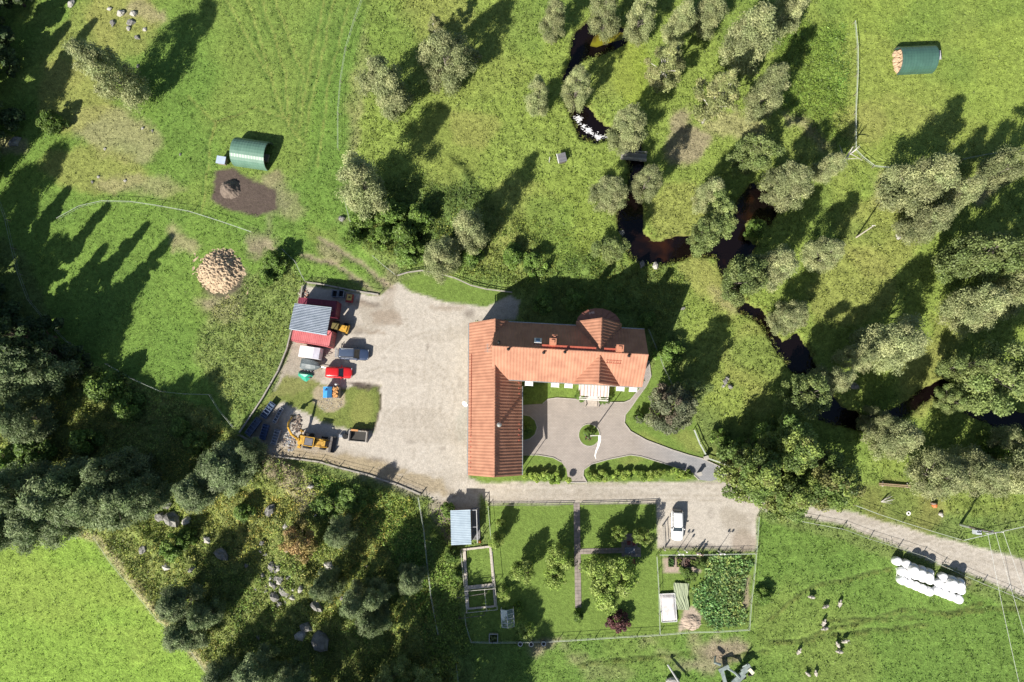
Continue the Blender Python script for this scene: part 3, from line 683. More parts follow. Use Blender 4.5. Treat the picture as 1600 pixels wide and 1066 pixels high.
fm = f.mesh('window', WHITE); pm = MB().box((0, .02, 0), (.95, .03, 1.15)).mesh('pane', GLASS)
for y in (-5, -2.5, 0, 2.5, 5, 8, 11, 13.5):
    for x, a in ((WXa + .42, -math.pi / 2), (WXb - .42, math.pi / 2)):
        if x > -5 and y > 5: continue
        q = inv @ Vector((x, y, 2.2)); o = link('window', fm, house, q, (0, 0, a + math.radians(3.33))); link('pane', pm, o)
for y, w_ in ((1.5, 2.6), (-3.8, 2.6), (6.5, 3.2)):
    q = inv @ Vector((WXa + .4, y + 1.2, 1.5)); 
# white satellite dish on the west wall
d = MB(); dc = Vector(inv @ Vector((-10.35, 3.3, 2.6)))
d.loft([MB.ring(dc + Vector((0, 0, 0)), (-.4, -.5, .55), .05, 12), MB.ring(dc + Vector((-.04, -.05, .06)), (-.4, -.5, .55), .33, 12), MB.ring(dc + Vector((-.12, -.15, .16)), (-.4, -.5, .55), .5, 12)], caps=False)
d.cyl(dc, dc + Vector((.55, 0, -.1)), .03); d.build('satellite_dish', WHITE, house)

# ------------------------------------------------------------------ flagpole with pennant
fp = P(921.5, 681)
ft = thing('flagpole', 'white flagpole with a long pennant in the round island of the paved court', 'flagpole', (*fp, 0))
m_ = MB(); m_.tube([(0, 0, 0), (.15, .1, 5), (.4, .2, 12)], [.09, .07, .035], 8); m_.blob((.4, .2, 12.08), (.12, .12, .12), 1, 0); m_.build('pole', WHITE, ft)
pn = MB(); pts = [(.4, .2, 11.9), (.45, -.5, 11.3), (.35, -1.2, 10.6), (.1, -1.9, 10.0), (-.05, -2.6, 9.6), (.1, -3.1, 9.4)]
wd = [.34, .32, .26, .2, .14, .03]
vs = []
for p_, w_ in zip(pts, wd): vs += [(p_[0] - w_ / 2, p_[1], p_[2]), (p_[0] + w_ / 2, p_[1], p_[2] + .1)]
pn.add(vs, [(2 * i, 2 * i + 1, 2 * i + 3, 2 * i + 2) for i in range(5)])
pn.build('pennant', mat('white_cloth', (.8, .8, .76), None, 5, .8), ft)
# ------------------------------------------------------------------ vehicles
RUB = mat('tyre_rubber', (.02, .02, .02), (.015, .015, .015), 4, .85)
RIM = mat('wheel_rim', (.45, .46, .48), None, 4, .35, .7)
CHR = mat('bright_trim', (.6, .62, .64), None, 4, .3, .6)
def paintm(name, c): return mat(name, c, tuple(k * .9 for k in c), 3, .3, 0, coat=.6)
def wheel(parent, x, y, r=.33, w=.22, rim=.2):
    s = 1 if y > 0 else -1
    t_ = MB(); t_.loft([MB.ring((0, -w / 2, 0), (0, 1, 0), r * .9, 16), MB.ring((0, -w * .35, 0), (0, 1, 0), r, 16), MB.ring((0, w * .35, 0), (0, 1, 0), r, 16), MB.ring((0, w / 2, 0), (0, 1, 0), r * .9, 16)])
    o = t_.build('wheel', RUB, parent, loc=(x, y, r)); MB().cyl((0, s * (w / 2 - .02), 0), (0, s * (w / 2 + .015), 0), rim, n=12).build('rim', RIM, o)
def car(name, label, loc, rz, L, Wd, H, paint, roofc=None, hood=.27, wind=.41, rear=.93, rearglass=.985, belt=.92, group=None, cat='car', rack=False):
    """x is forward; fractions are measured from the nose"""
    t_ = thing(name, label, cat, (*loc, 0), rz, group)
    hw = Wd / 2; X = lambda f: L / 2 - f * L
    st = [(0, .62, .45, .6), (.012, .78, .3, .68), (.05, .9, .25, .74), (.13, .97, .22, .8), (hood, 1, .22, belt - .06), (wind - .06, 1, .22, belt), (.7, 1, .22, belt + .02), (.9, .98, .22, belt + .02), (.965, .92, .25, belt - .02), (.99, .84, .32, belt - .1), (1, .74, .42, .78)]
    rings = []
    for f_, w_, zb, zt in st:
        w2 = hw * w_; x = X(f_)
        rings.append([(x, -w2 * .88, zb), (x, -w2, zb + .15), (x, -w2, zt - .16), (x, -w2 * .93, zt - .03), (x, -w2 * .6, zt + .02), (x, 0, zt + .035), (x, w2 * .6, zt + .02), (x, w2 * .93, zt - .03), (x, w2, zt - .16), (x, w2, zb + .15), (x, w2 * .88, zb)])
    b_ = MB(); b_.loft([r[::-1] for r in rings]); b_.build('body', paint, t_, True)
    # glasshouse
    gb, gt_ = hw * .9, hw * .74
    A = [(X(wind - .1), -gb * .94, belt), (X(wind - .1), gb * .94, belt), (X(rearglass), gb * .92, belt), (X(rearglass), -gb * .92, belt)]
    B = [(X(wind + .045), -gt_, H - .05), (X(wind + .045), gt_, H - .05), (X(rear), gt_, H - .06), (X(rear), -gt_, H - .06)]
    G = MB().add(A + B, [(0, 1, 2, 3), (7, 6, 5, 4), (1, 0, 4, 5), (2, 1, 5, 6), (3, 2, 6, 7), (0, 3, 7, 4)]); G.build('windows', GLASS, t_)
    r_ = MB(); e = .05
    xs = [X(wind + .04), X(wind + .1), X((wind + rear) / 2), X(rear - .04), X(rear + .004)]
    rg = []
    for i, x in enumerate(xs):
        k = .96 if i in (0, 4) else 1; z = H - (.05 if i in (0, 4) else 0)
        rg.append([(x, -gt_ * k - .03, z - .09), (x, -gt_ * k, z - .03), (x, -gt_ * .7, z), (x, 0, z + .02), (x, gt_ * .7, z), (x, gt_ * k, z - .03), (x, gt_ * k + .03, z - .09)])
    r_.loft([q[::-1] for q in rg]); r_.build('roof', roofc or paint, t_, True)
    pl = MB()
    for a, b2 in ((0, 4), (1, 5), (2, 6), (3, 7)): pl.cyl((A + B)[a], (A + B)[b2], .045, .045, 6)
    for s in (-1, 1):
        for f_ in (.62, .8):
            pl.cyl((X(f_), s * gb * .95, belt), (X(f_), s * gt_, H - .06), .035, .035, 5)
    pl.build('pillars', paint, t_)
    for x in (X(.18), X(.81)):
        for s in (-1, 1): wheel(t_, x, s * (hw - .1))
    for s in (-1, 1):
        MB().box((X(.03), s * hw * .62, .64), (.16, .34, .14), 0).build('headlight', CHR, t_)
        MB().box((X(.985), s * hw * .66, .76), (.1, .26, .16)).build('taillight', mat('red_lamp', (.4, .02, .02), None, 3, .3), t_)
        mr = MB(); mr.box((X(wind - .03), s * (hw + .08), belt + .1), (.13, .2, .14)); mr.build('mirror', paint, t_)
    MB().box((X(.008), 0, .42), (.08, Wd * .62, .16)).build('grille', DARKM, t_)
    pw = MB(); pw.box((X(wind - .085), .2, belt + .035), (.04, .6, .025), .15); pw.box((X(wind - .085), -.45, belt + .035), (.04, .6, .025), .15); pw.build('wiper', DARKM, t_)
    if rack:
        rk = MB()
        for s in (-1, 1): rk.box((X(.69), s * gt_ * .98, H + .07), (L * .44, .06, .06))
        rk.build('roof_rail', CHR, t_)
        rr = MB(); xr = X(1) - .28
        for s in (-1, 1): rr.box((xr, s * .55, .8), (.5, .06, .06)); rr.box((xr - .18, s * .55, 1.0), (.06, .06, .5))
        rr.box((xr - .18, 0, 1.25), (.07, 1.3, .06)); rr.box((xr - .18, 0, .78), (.1, 1.5, .08)); rr.box((xr + .08, 0, .85), (.09, 1.1, .3)); rr.build('tow_rack', CHR, t_)
    return t_
px_ = lambda a, b, h=0: P(a, b, h)
car('estate_car', 'dark blue estate car with roof rails and a rear carrier on the gravel', px_(553, 553, .8), math.radians(-3), 4.65, 1.85, 1.75, paintm('blue_paint', (.035, .055, .11)), paintm('blue_roof', (.06, .085, .14)), rack=True, hood=.22, wind=.4, rear=.96)
car('estate_car', 'red estate car parked between the blue car and the blue box', px_(529, 582, .8), math.radians(-2), 4.2, 1.75, 1.5, paintm('red_paint', (.55, .016, .018)))
car('estate_car', 'white estate car on the grey parking bay by the garden', px_(1058.5, 821, .8), math.radians(-91), 4.5, 1.8, 1.5, paintm('white_car_paint', (.78, .79, .8)))
YEL_P = mat('digger_yellow', (.62, .36, .04), (.38, .22, .04), 2.5, .5); STEEL = mat('worn_steel', (.16, .15, .145), (.09, .075, .065), 3, .6, .4)
# backhoe loader
lo = px_(489, 690, 1); bk = thing('backhoe_loader', 'yellow backhoe loader with raised digging arm and wide grey bucket', 'digger', (*lo, 0), math.radians(-9))
m_ = MB(); m_.box((.1, 0, .95), (3.6, .95, .6)); m_.box((1.35, 0, 1.45), (1.7, .9, .55), top=.9); m_.box((1.35, 0, 1.75), (.9, .5, .06)); m_.build('chassis', YEL_P, bk)
m_ = MB(); m_.box((2.25, 0, 1.4), (.06, .8, .5)); m_.build('grille', DARKM, bk)
m_ = MB()
for x in (-.75, .55):
    for y in (-.62, .62): m_.box((x, y, 2.0), (.09, .09, 1.4))
for y in (-.66, .66): m_.box((-.1, y, 2.72), (1.6, .1, .1))
for x in (-.85, .65): m_.box((x, 0, 2.72), (.1, 1.2, .1))
cab = m_.build('cab', YEL_P, bk); MB().box((-.1, 0, 2.78), (1.2, 1.05, .06)).build('roof', mat('cab_roof_grey', (.14, .14, .16), None, 3), cab); MB().box((-.1, 0, 1.95), (1.2, 1.12, 1.2)).build('cab_glass', GLASS, cab)
for x, y, r, w_ in ((-.8, -.95, .72, .45), (-.8, .95, .72, .45), (1.55, -.85, .5, .32), (1.55, .85, .5, .32)): wheel(bk, x, y, r, w_, r * .5)
m_ = MB()
for y in (-.55, .55): m_.tube([(.2, y, 1.7), (1.4, y, 1.9), (2.4, y, .75)], [.09, .1, .08], 6)
m_.box((2.2, 0, 1.0), (.12, 1.2, .12)); m_.build('loader_arm', YEL_P, bk)
m_ = MB(); pr_ = [(2.5, .15), (3.35, .1), (3.38, .16), (2.72, .3), (2.6, .6), (2.7, .95), (3.0, 1.08), (2.95, 1.12), (2.55, 1.02), (2.45, .6)]
m_.loft([[(x, y, z) for x, z in pr_] for y in (-1.2, 1.2)])
for y in (-1.2, 1.2): m_.box((2.95, y, .55), (.75, .05, .85))
m_.build('bucket', STEEL, bk)
m_ = MB(); m_.box((-1.95, 0, .9), (.35, 1.6, .9)); m_.box((-2.15, 0, 1.2), (.4, .5, 1.1)); m_.box((-1.7, .0, 1.5), (.9, 1.3, .14)); m_.build('rear_frame', YEL_P, bk)
m_ = MB(); m_.tube([(-2.2, 0, 1.5), (-2.8, .7, 3.1), (-3.2, 1.6, 3.9)], [.2, .19, .14], 6); m_.tube([(-2.35, .1, 1.9), (-2.9, .75, 2.6)], .08, 6); m_.build('boom', YEL_P, bk)
m_ = MB(); m_.tube([(-3.2, 1.6, 4.0), (-3.45, 2.4, 3.4), (-3.6, 3.2, 2.0)], [.15, .16, .1], 6); m_.build('dipper_arm', YEL_P, bk)
m_ = MB(); m_.loft([[(-3.6 + x, 3.0 + y, z) for y, z in ((0, 2.0), (.35, 1.9), (.5, 1.5), (.3, 1.1), (.25, 1.15), (.38, 1.5), (.25, 1.75), (0, 1.85))] for x in (-.35, .35)]); m_.build('digging_bucket', STEEL, bk)
m_ = MB()
for s in (-1, 1): m_.tube([(-1.95, s * .7, 1.1), (-2.3, s * 1.25, .1)], .09, 6); m_.box((-2.3, s * 1.25, .06), (.5, .35, .08))
m_.build('stabiliser', YEL_P, bk)
# wheel loader half under the canopy
lo = px_(531, 512, 1); wl = thing('wheel_loader', 'small yellow wheel loader beside the ribbed canopy roof', 'loader', (*lo, 0), math.radians(-14))
m_ = MB(); m_.box((.5, 0, 1.1), (1.7, 1.1, .8), top=.85); m_.box((.5, .2, 1.55), (.8, .5, .2)); m_.box((1.3, 0, .9), (.25, 1.3, .5)); m_.box((-.6, 0, .8), (1.2, .9, .5)); m_.build('chassis', YEL_P, wl)
m_ = MB()
for x in (-.75, .05):
    for y in (-.45, .45): m_.box((x, y, 1.8), (.08, .08, 1.3))
m_.box((-.35, 0, 2.48), (1.0, 1.05, .1)); cab = m_.build('cab', mat('olive_cab', (.16, .13, .04), None, 3), wl); MB().box((-.35, 0, 1.8), (.72, .84, 1.1)).build('cab_glass', GLASS, cab)
for x in (-.9, .85):
    for y in (-.75, .75): wheel(wl, x, y, .52, .38, .26)
m_ = MB(); m_.loft([[(-1.7 + x, y, z) for x, z in ((.4, .1), (-.3, .08), (-.3, .14), (.2, .25), (.25, .7), (.4, .75))] for y in (-.95, .95)]); m_.build('bucket', STEEL, wl)
# ------------------------------------------------------------------ containers and canopy
RIB_R = mat('red_container_steel', (.58, .17, .18), (.48, .12, .13), 1.3, .55); RIB_SHADE = mat('shaded_red_container_steel', (.2, .03, .06), (.15, .022, .045), 1.3, .6)  # second is the same red steel with shade put into its colour
def corr_box(mb, L, Wd, H, pitch=.28, amp=.03):
    n = int(L / pitch)
    for i in range(n): mb.box((-L / 2 + (i + .5) * L / n, 0, H / 2 + .05), (L / n * .55, Wd + (0.0), H), 0)
    mb.box((0, 0, H / 2 + .04), (L - .03, Wd - .06, H - .05))
    for x in (-1, 1):
        for y in (-1, 1): mb.box((x * (L / 2 - .06), y * (Wd / 2 - .06), H / 2 + .06), (.16, .16, H + .04))
    for y in (-1, 1): mb.box((0, y * (Wd / 2 - .04), H + .04), (L, .1, .08))
    for x in (-1, 1): mb.box((x * (L / 2 - .04), 0, H + .04), (.1, Wd - .1, .08))
def container(label, c, rz, m, L=6.0):
    t_ = thing('shipping_container', label, 'container', (*c, 0), rz, 'shipping containers carrying the canopy')
    mb = MB(); corr_box(mb, L, 2.45, 2.6); mb.build('body', m, t_)
    d_ = MB()
    for s in (-1, 1): d_.box((L / 2 + .03, s * .6, 1.35), (.06, 1.15, 2.35)); 
    o = d_.build('door', m, t_); q = MB()
    for s in (-.9, -.35, .35, .9): q.cyl((L / 2 + .09, s, .2), (L / 2 + .09, s, 2.6), .025, n=6)
    q.build('lock_rod', STEEL, o)
    return t_
container('shade-tinted red shipping container at the north edge of the ribbed canopy roof', px_(495, 480, 2.6), math.radians(-6), RIB_SHADE)
container('bright red shipping container at the south edge of the ribbed canopy roof', px_(487, 525, 2.6), math.radians(-9.5), RIB_R)
# canopy
cp = [P(460.5, 473.7, 4.7), P(518.4, 480, 4.7), P(510.4, 524.5, 4.7), P(451.6, 514.7, 4.7)]
cc = (sum(p[0] for p in cp) / 4, sum(p[1] for p in cp) / 4)
ct = thing('canopy', 'grey white corrugated canopy roof spanning the two red containers', 'canopy', (*cc, 0))
ca = [Vector((p[0] - cc[0], p[1] - cc[1], 0)) for p in cp]
m_ = MB(); n = 17 * 4; vs = []
for i in range(n + 1):
    t = i / n; z = [0, .13, .13, 0][i % 4]
    a, b_ = ca[0].lerp(ca[3], t), ca[1].lerp(ca[2], t)
    vs += [(a.x, a.y, 4.68 + z), (b_.x, b_.y, 4.68 + z)]
m_.add(vs, [(2 * i, 2 * i + 1, 2 * i + 3, 2 * i + 2)[::-1] for i in range(n)])
m_.build('roof_sheet', mat('galvanised_sheet', (.42, .47, .54), (.33, .38, .44), 1, .4, .3), ct)
m_ = MB()
for k in range(4):
    a, b_ = ca[k], ca[(k + 1) % 4]; a = a * .97; b_ = b_ * .97
    m_.cyl((a.x, a.y, 4.58), (b_.x, b_.y, 4.58), .07, n=6)
    m_.cyl((a.x * .9, a.y * .9, 0), (a.x * .9, a.y * .9, 4.6), .07, n=6)
m_.build('frame', STEEL, ct)
# ------------------------------------------------------------------ yard odds and ends
def boxtrailer():
    c = px_(485, 551, 1.6); t_ = thing('box_trailer', 'white box trailer just south of the bright red container', 'trailer', (*c, 0), math.radians(-8))
    m_ = MB(); m_.box((0, 0, 1.25), (3.2, 1.75, 1.6)); m_.box((-.5, 0, 2.09), (2.2, 1.7, .06)); m_.build('body', mat('trailer_white', (.8, .79, .82), None, 2, .4), t_)
    MB().box((1.1, 0, 2.08), (.95, 1.72, .09), 0, 0, 0, .05).build('front_panel', mat('trailer_grey', (.52, .52, .6), None, 2), t_)
    for s in (-.95, .95): wheel(t_, -.1, s, .3, .2, .16)
    m_ = MB(); m_.cyl((1.6, .4, .45), (2.7, 0, .45), .04); m_.cyl((1.6, -.4, .45), (2.7, 0, .45), .04); m_.build('drawbar', STEEL, t_)
boxtrailer()
c = px_(484, 570, 1.2); bt = thing('covered_boat', 'boat under a dark grey tarpaulin on a trailer', 'boat', (*c, 0), math.radians(-10))
m_ = MB(); rings = []
for f_, w_, h in ((-1.6, .75, .9), (-1.3, .85, 1.2), (-.6, .9, 1.35), (.2, .85, 1.45), (.9, .62, 1.35), (1.4, .3, 1.2), (1.65, .06, 1.1)):
    rings.append([(f_, -w_, .75), (f_, -w_ * .75, .75 + (h - .75) * .6), (f_, 0, h), (f_, w_ * .75, .75 + (h - .75) * .6), (f_, w_, .75), (f_, w_ * .5, .45), (f_, -w_ * .5, .45)])
m_.loft([r[::-1] for r in rings]); m_.build('tarpaulin', mat('grey_tarpaulin', (.13, .16, .17), (.08, .1, .11), 2.5, .5, bump=.03, bscale=4, sx=.4), bt)
m_ = MB(); m_.cyl((0, 0, .4), (2.5, 0, .4), .05); m_.box((-.2, 0, .4), (2.4, 1.2, .08)); m_.build('trailer_frame', CHR, bt); [wheel(bt, -.3, s, .28, .18, .15) for s in (-.85, .85)]
m_ = MB()
for k in range(6): m_.tube([(-1.3 + k * .5, -.95, .8), (-1.25 + k * .5, -.98, .5)], .04, 5)
m_.build('tie_rope', WHITE, bt)
c = px_(477, 587, .6); gt2 = thing('green_tarpaulin', 'small heap draped with a bright green tarpaulin', 'tarpaulin', (*c, 0), math.radians(-8))
m_ = MB(); m_.add([(-1.35, -.1, .05), (-1.3, .5, .1), (.9, .5, .15), (1.1, .1, .2), (.2, -.9, .05), (-.2, -.85, .05), (-.9, .15, .75), (.5, .2, .85), (0, -.25, .65)],
                  [(0, 6, 1), (1, 6, 7, 2), (2, 7, 3), (3, 7, 8, 4), (4, 8, 5), (5, 8, 6, 0), (6, 8, 7)])
m_.build('cover', mat('green_tarp', (.03, .36, .24), (.02, .25, .17), 3, .45), gt2); MB().box((0, 0, .2), (1.6, .6, .4)).build('base_frame', STEEL, gt2)
# blue shelter box and crate of orange firewood
c = px_(511.5, 613, 1.4); t_ = thing('utility_cabin', 'small blue cabin with a two tone blue pitched roof on the gravel patch', 'cabin', (*c, 0), 0)
MB().box((0, 0, .65), (1.15, 1.6, 1.3)).build('wall', mat('cabin_blue', (.03, .17, .42), None, 3), t_)
m_ = MB(); m_.add([(-.7, -.85, 1.25), (-.7, .85, 1.25), (.06, .85, 1.75), (.06, -.85, 1.75), (.66, -.85, 1.25), (.66, .85, 1.25)], [(0, 3, 2, 1), (3, 4, 5, 2), (0, 1, 5, 4), (0, 4, 3), (1, 2, 5)])
m_.build('roof', mat('cabin_roof_blue', (.07, .33, .72), None, 2, .35), t_); MB().box((-.15, .35, 1.75), (.3, .25, .2)).build('vent', mat('vent_navy', (.02, .08, .25), None, 2), t_)
c = px_(524, 613, 1.2); t_ = thing('firewood_crate', 'wooden crate heaped with orange split firewood beside the blue cabin', 'crate', (*c, 0), 0)
m_ = MB()
for y in (-.85, .85): m_.box((0, y, .55), (.95, .05, 1.1))
for x in (-.48, .48): m_.box((x, 0, .55), (.05, 1.75, 1.1))
m_.build('frame', mat('grey_board', (.3, .27, .24), None, 4), t_)
fw = MB().box((0, 0, 0), (.42, .16, .13)).mesh('log', mat('split_wood', (.62, .33, .12), (.5, .25, .09), 5, .8))
for k in range(52):
    link('log', fw, t_, (rnd.uniform(-.27, .27), rnd.uniform(-.75, .75), 1.0 + rnd.uniform(0, .35)), (rnd.uniform(-.3, .3), rnd.uniform(-.3, .3), rnd.uniform(-.7, .7)))
def simple(name, label, cat, c, rz, parts, group=None):
    t_ = thing(name, label, cat, (*c, gz(*c)), rz, group)
    for nm, mb, m in parts: mb.build(nm, m, t_)
    return t_
gas = MB(); gas.cyl((0, 0, 0), (0, 0, 1.2), .18, n=12); gas.blob((0, 0, 1.2), (.18, .18, .15), 1, 0)
gv = MB(); gv.cyl((0, 0, 1.3), (0, 0, 1.45), .05); gv.box((0, 0, 1.45), (.16, .05, .05))
simple('gas_bottle', 'white gas bottle at the corner between firewood crate and red car', 'gas bottle', px_(528, 601), 0, [('tank', gas, WHITE), ('valve', gv, STEEL)])
# long troughs in the corner
BL = mat('trough_blue', (.09, .14, .24), (.06, .09, .15), 2, .5); GR = mat('trough_grey', (.32, .35, .4), (.2, .22, .26), 2, .5)
for (x, y, L_, w_, ang, m, lab) in [(419, 641, 2.7, 1.0, 56, BL, 'blue ribbed steel trough nearest the yard kerb'), (435, 649, 2.6, .55, 62, GR, 'narrow grey trough beside the digger arm'),
                                    (396, 667, 3.0, 1.0, 55, BL, 'blue trough jammed in the corner of the yard fence'), (413, 675, 2.4, .9, 76, mat('trough_navy', (.05, .09, .2), None, 2), 'dark navy trough in the shade of the corner'),
                                    (431, 683, 2.4, .85, 74, GR, 'pale grey trough west of the rubble patch')]:
    t_ = thing('steel_trough', lab, 'trough', (*px_(x, y, .6), 0), math.radians(ang), 'steel troughs stored in the yard corner')
    a = MB(); a.box((0, 0, .3), (L_, w_, .06)); 
    for s in (-1, 1): a.box((0, s * (w_ / 2 - .03), .55), (L_, .06, .55)); a.box((s * (L_ / 2 - .03), 0, .55), (.06, w_ - .12, .55))
    a.build('tub', m, t_); a = MB()
    for k in range(5): a.box((-L_ / 2 + .3 + k * (L_ - .6) / 4, 0, .8), (.14, w_ * .9, .06))
    a.build('cross_bar', m, t_); a = MB()
    for s in (-1, 1): a.box((s * L_ * .35, 0, .12), (.1, w_ * .8, .28))
    a.build('foot', STEEL, t_)
# concrete pit, board, pump
t_ = thing('concrete_bay', 'open concrete storage bay with an orange board on its back wall', 'bay', (*px_(561, 682), 0), math.radians(-5)); CON = mat('raw_concrete', (.4, .38, .35), (.3, .28, .26), 2, .9)
a = MB(); a.box((0, .85, .5), (2.8, .14, 1.0)); a.box((-1.35, 0, .5), (.14, 1.56, 1.0)); a.box((1.35, 0, .5), (.14, 1.56, 1.0)); a.box((0, -.8, .12), (2.84, .12, .26)); a.build('wall', CON, t_)
MB().box((0, 0, .03), (2.6, 1.5, .05)).build('floor', mat('bay_floor_dark', (.03, .028, .026), None, 3), t_); MB().box((-.55, .9, 1.03), (1.1, .28, .06)).build('board', mat('orange_board', (.55, .27, .1), None, 4), t_)  # floor in a near-black tone between the walls
a = MB(); 
for k in range(5): a.blob((.6 + .18 * k, .95 + .05 * (k % 2), 1.1), (.13, .11, .1), k, .3, 7, 5)
a.build('rubble', mat('dark_rubble', (.1, .08, .06), None, 4), t_)
a = MB(); a.cyl((0, 0, .1), (0, 0, .75), .42, n=14); b2 = MB(); b2.box((-.7, .1, .3), (.6, .5, .5)); b2.box((-.7, .1, .6), (.4, .3, .14)); c2 = MB(); c2.tube([(0, 0, .75), (.1, .4, .9), (.1, .7, .6)], .06)
simple('water_pump', 'grey pump unit with a round black tank beside the concrete bay', 'pump', px_(541, 682), 0, [('tank', a, DARKM), ('motor', b2, GR), ('hose', c2, DARKM)])
# things north of the north red container
for x, l in ((523, 'left one of two open dark crates behind the north red container'), (533, 'right one of two open dark crates, next to the red cart')):
    a = MB()
    for s in (-1, 1): a.box((s * .42, 0, .5), (.07, 1.1, 1.0)); a.box((0, s * .52, .5), (.77, .07, 1.0))
    b2 = MB().box((0, 0, .3), (.76, .96, .05)); simple('metal_crate', l, 'crate', px_(x, 459, .8), math.radians(-8), [('frame', a, mat('crate_edge', (.22, .26, .33), None, 3)), ('base', b2, DARKM)], 'open crates behind the container')
a = MB(); a.box((0, 0, .45), (1.05, 1.3, .5)); b2 = MB(); b2.box((0, .1, .74), (.8, .95, .08)); c2 = MB(); c2.box((.05, .12, .85), (.3, .2, .12)); d2 = MB(); d2.tube([(0, -.6, .4), (0, -1.2, .3)], .04)
t_ = simple('garden_cart', 'red cart with a yellow load behind the north red container', 'cart', px_(546, 466, .6), math.radians(-8), [('tub', a, mat('cart_red', (.3, .03, .03), None, 3)), ('load', b2, mat('cart_yellow', (.6, .42, .12), None, 4)), ('sack', c2, DARKM), ('handle', d2, STEEL)]); [wheel(t_, 0, s, .22, .1, .1) for s in (-.6, .6)]
# rubble by the north red container and by the digger
def stones(name, label, cx, cy, rx, ry, n, sz, cols, parent=None, cat='rubble', h=.0):
    m_ = MB()
    for k in range(n):
        a_, r_ = rnd.uniform(0, 6.283), math.sqrt(rnd.random()); q = px_(cx + rx * r_ * math.cos(a_), cy + ry * r_ * math.sin(a_)); s_ = rnd.uniform(*sz)
        m_.blob((q[0], q[1], gz(*q) + s_ * .3 + h * (1 - r_)), (s_, s_ * rnd.uniform(.6, 1), s_ * .6), k, .35, 6, 4, mi=rnd.randrange(len(cols)))
    o = m_.build(name, cols); props(o, label, cat, kind='stuff'); return o
ST1 = mat('pale_stone', (.48, .465, .43), (.33, .32, .295), 3, .9, bump=.05); ST2 = mat('brown_stone', (.28, .22, .18), (.2, .16, .13), 4, .9); ST3 = mat('blue_stone', (.24, .27, .32), None, 4, .9); BRK = mat('broken_brick', (.4, .2, .14), None, 4)
stones('rubble', 'loose stones and broken concrete between the troughs and the digger', 452, 688, 11, 18, 150, (.06, .2), [ST1, ST2, ST3])
stones('rubble', 'brick rubble at the corner behind the north red container', 474, 459, 8, 9, 70, (.08, .22), [BRK, ST1, ST2])
stones('rubble', 'brown brushwood and scrap under the digger arm', 464, 662, 8, 14, 110, (.06, .22), [ST2, mat('scrap_dark', (.05, .04, .04), None, 3)])
stones('gravel', 'scattered pebbles around the firewood crate', 514, 630, 20, 13, 120, (.03, .09), [ST1, ST2])
# heaps
def heap(name, label, c, rx, ry, h, m, seed, cat, rough=.14, frq=1.6, nst=60):
    t_ = thing(name, label, cat, (*c, 0)); n = nst; xs = np.linspace(-1.25, 1.25, n); X, Y = np.meshgrid(xs, xs); r = np.sqrt(X * X + Y * Y) * (1 + .25 * (fbm(X * 1.5 + seed, Y * 1.5, seed, 3) - .5))
    Z = h * np.clip(1 - r, -.1, 1) ** .75 if False else h * sm(1.12 - r) * (.75 + .5 * fbm(X * 2, Y * 2, seed + 3, 3))
    Z += (fbm(X * frq * 5, Y * frq * 5, seed + 5, 4) - .5) * rough * 4 * sm((1.15 - r) * 4) - .12
    Vv = np.stack([X * rx, Y * ry, Z], -1).reshape(-1, 3); I = np.arange(n * n).reshape(n, n); Ff = np.stack([I[:-1, :-1], I[:-1, 1:], I[1:, 1:], I[1:, :-1]], -1).reshape(-1, 4)
    link('pile', npmesh(name, Vv, Ff, None, False, m), t_); return t_
heap('manure_heap', 'dark manure heap on bare soil south of the green shelter', px_(360, 296), 1.7, 1.7, 1.5, mat('manure', (.2, .16, .13), (.11, .085, .07), 1.5, .95), 3, 'heap', .1)
heap('straw_pile', 'big pale straw pile in the paddock', px_(344, 425), 3.7, 3.5, 1.7, mat('straw', (.52, .41, .28), (.3, .225, .15), 2.5, .95, bump=.04, bscale=6), 8, 'heap', .2, 3.2, 140)
heap('sand_heap', 'low heap of pale sand at the bottom of the kitchen garden', px_(1080, 972), 1.7, 1.4, .5, mat('sand', (.42, .34, .27), (.34, .27, .21), 2, .95), 5, 'heap', .05)

# ------------------------------------------------------------------ arched shelters
def arch(label, c, rz, L, r, h, openside, col, sidebox):
    t_ = thing('arched_shelter', label, 'shelter', (*c, 0), rz); n = 14; m_ = MB(); rings = []
    prof = [(r * math.cos(math.pi * k / n), h * math.sin(math.pi * k / n) ** .8) for k in range(n + 1)]
    prof_i = [(y * .97, z * .965) for y, z in prof]
    ns = 24
    for i in range(ns + 1):
        x = -L / 2 + L * i / ns; k = 1 + (.008 if i % 2 else 0)
        rings.append([(x, y * k, z * k) for y, z in prof] + [(x, y, z) for y, z in reversed(prof_i)])
    m_.loft(rings); m_.build('cover', col, t_, False)
    hp = MB()
    for x in (-L / 2, L / 2):
        hp.tube([(x, y * .96, z * .95) for y, z in prof], .05, 6)
    hp.build('hoop', STEEL, t_)
    e_ = MB(); e_.add([(-openside * (L / 2 - .12), y * .95, z * .95) for y, z in prof], [tuple(range(n + 1)) if openside > 0 else tuple(range(n + 1))[::-1]]); e_.build('end_wall', mat('end_board', (.2, .17, .13), None, 2), t_)
    return t_
TG = mat('green_cover', (.12, .22, .17), (.095, .185, .14), .8, .42, bump=.01); TD = mat('dark_green_cover', (.055, .125, .1), (.045, .1, .082), .8, .28)
s1 = arch('pale green arched shelter open to the east beside the manure heap', px_(392, 238, 1.2), math.radians(-9), 5.6, 2.3, 2.7, 1, TG, None)
MB().box((2.2, -.3, .25), (.9, 1.2, .5)).build('feed_trough', mat('trough_wood', (.2, .17, .14), None, 3), s1)
s2 = arch('dark green arched shelter filled with straw in the north-east meadow', px_(1433, 90, 1.2), math.radians(2), 5.6, 2.2, 2.4, -1, TD, None)
a = MB()
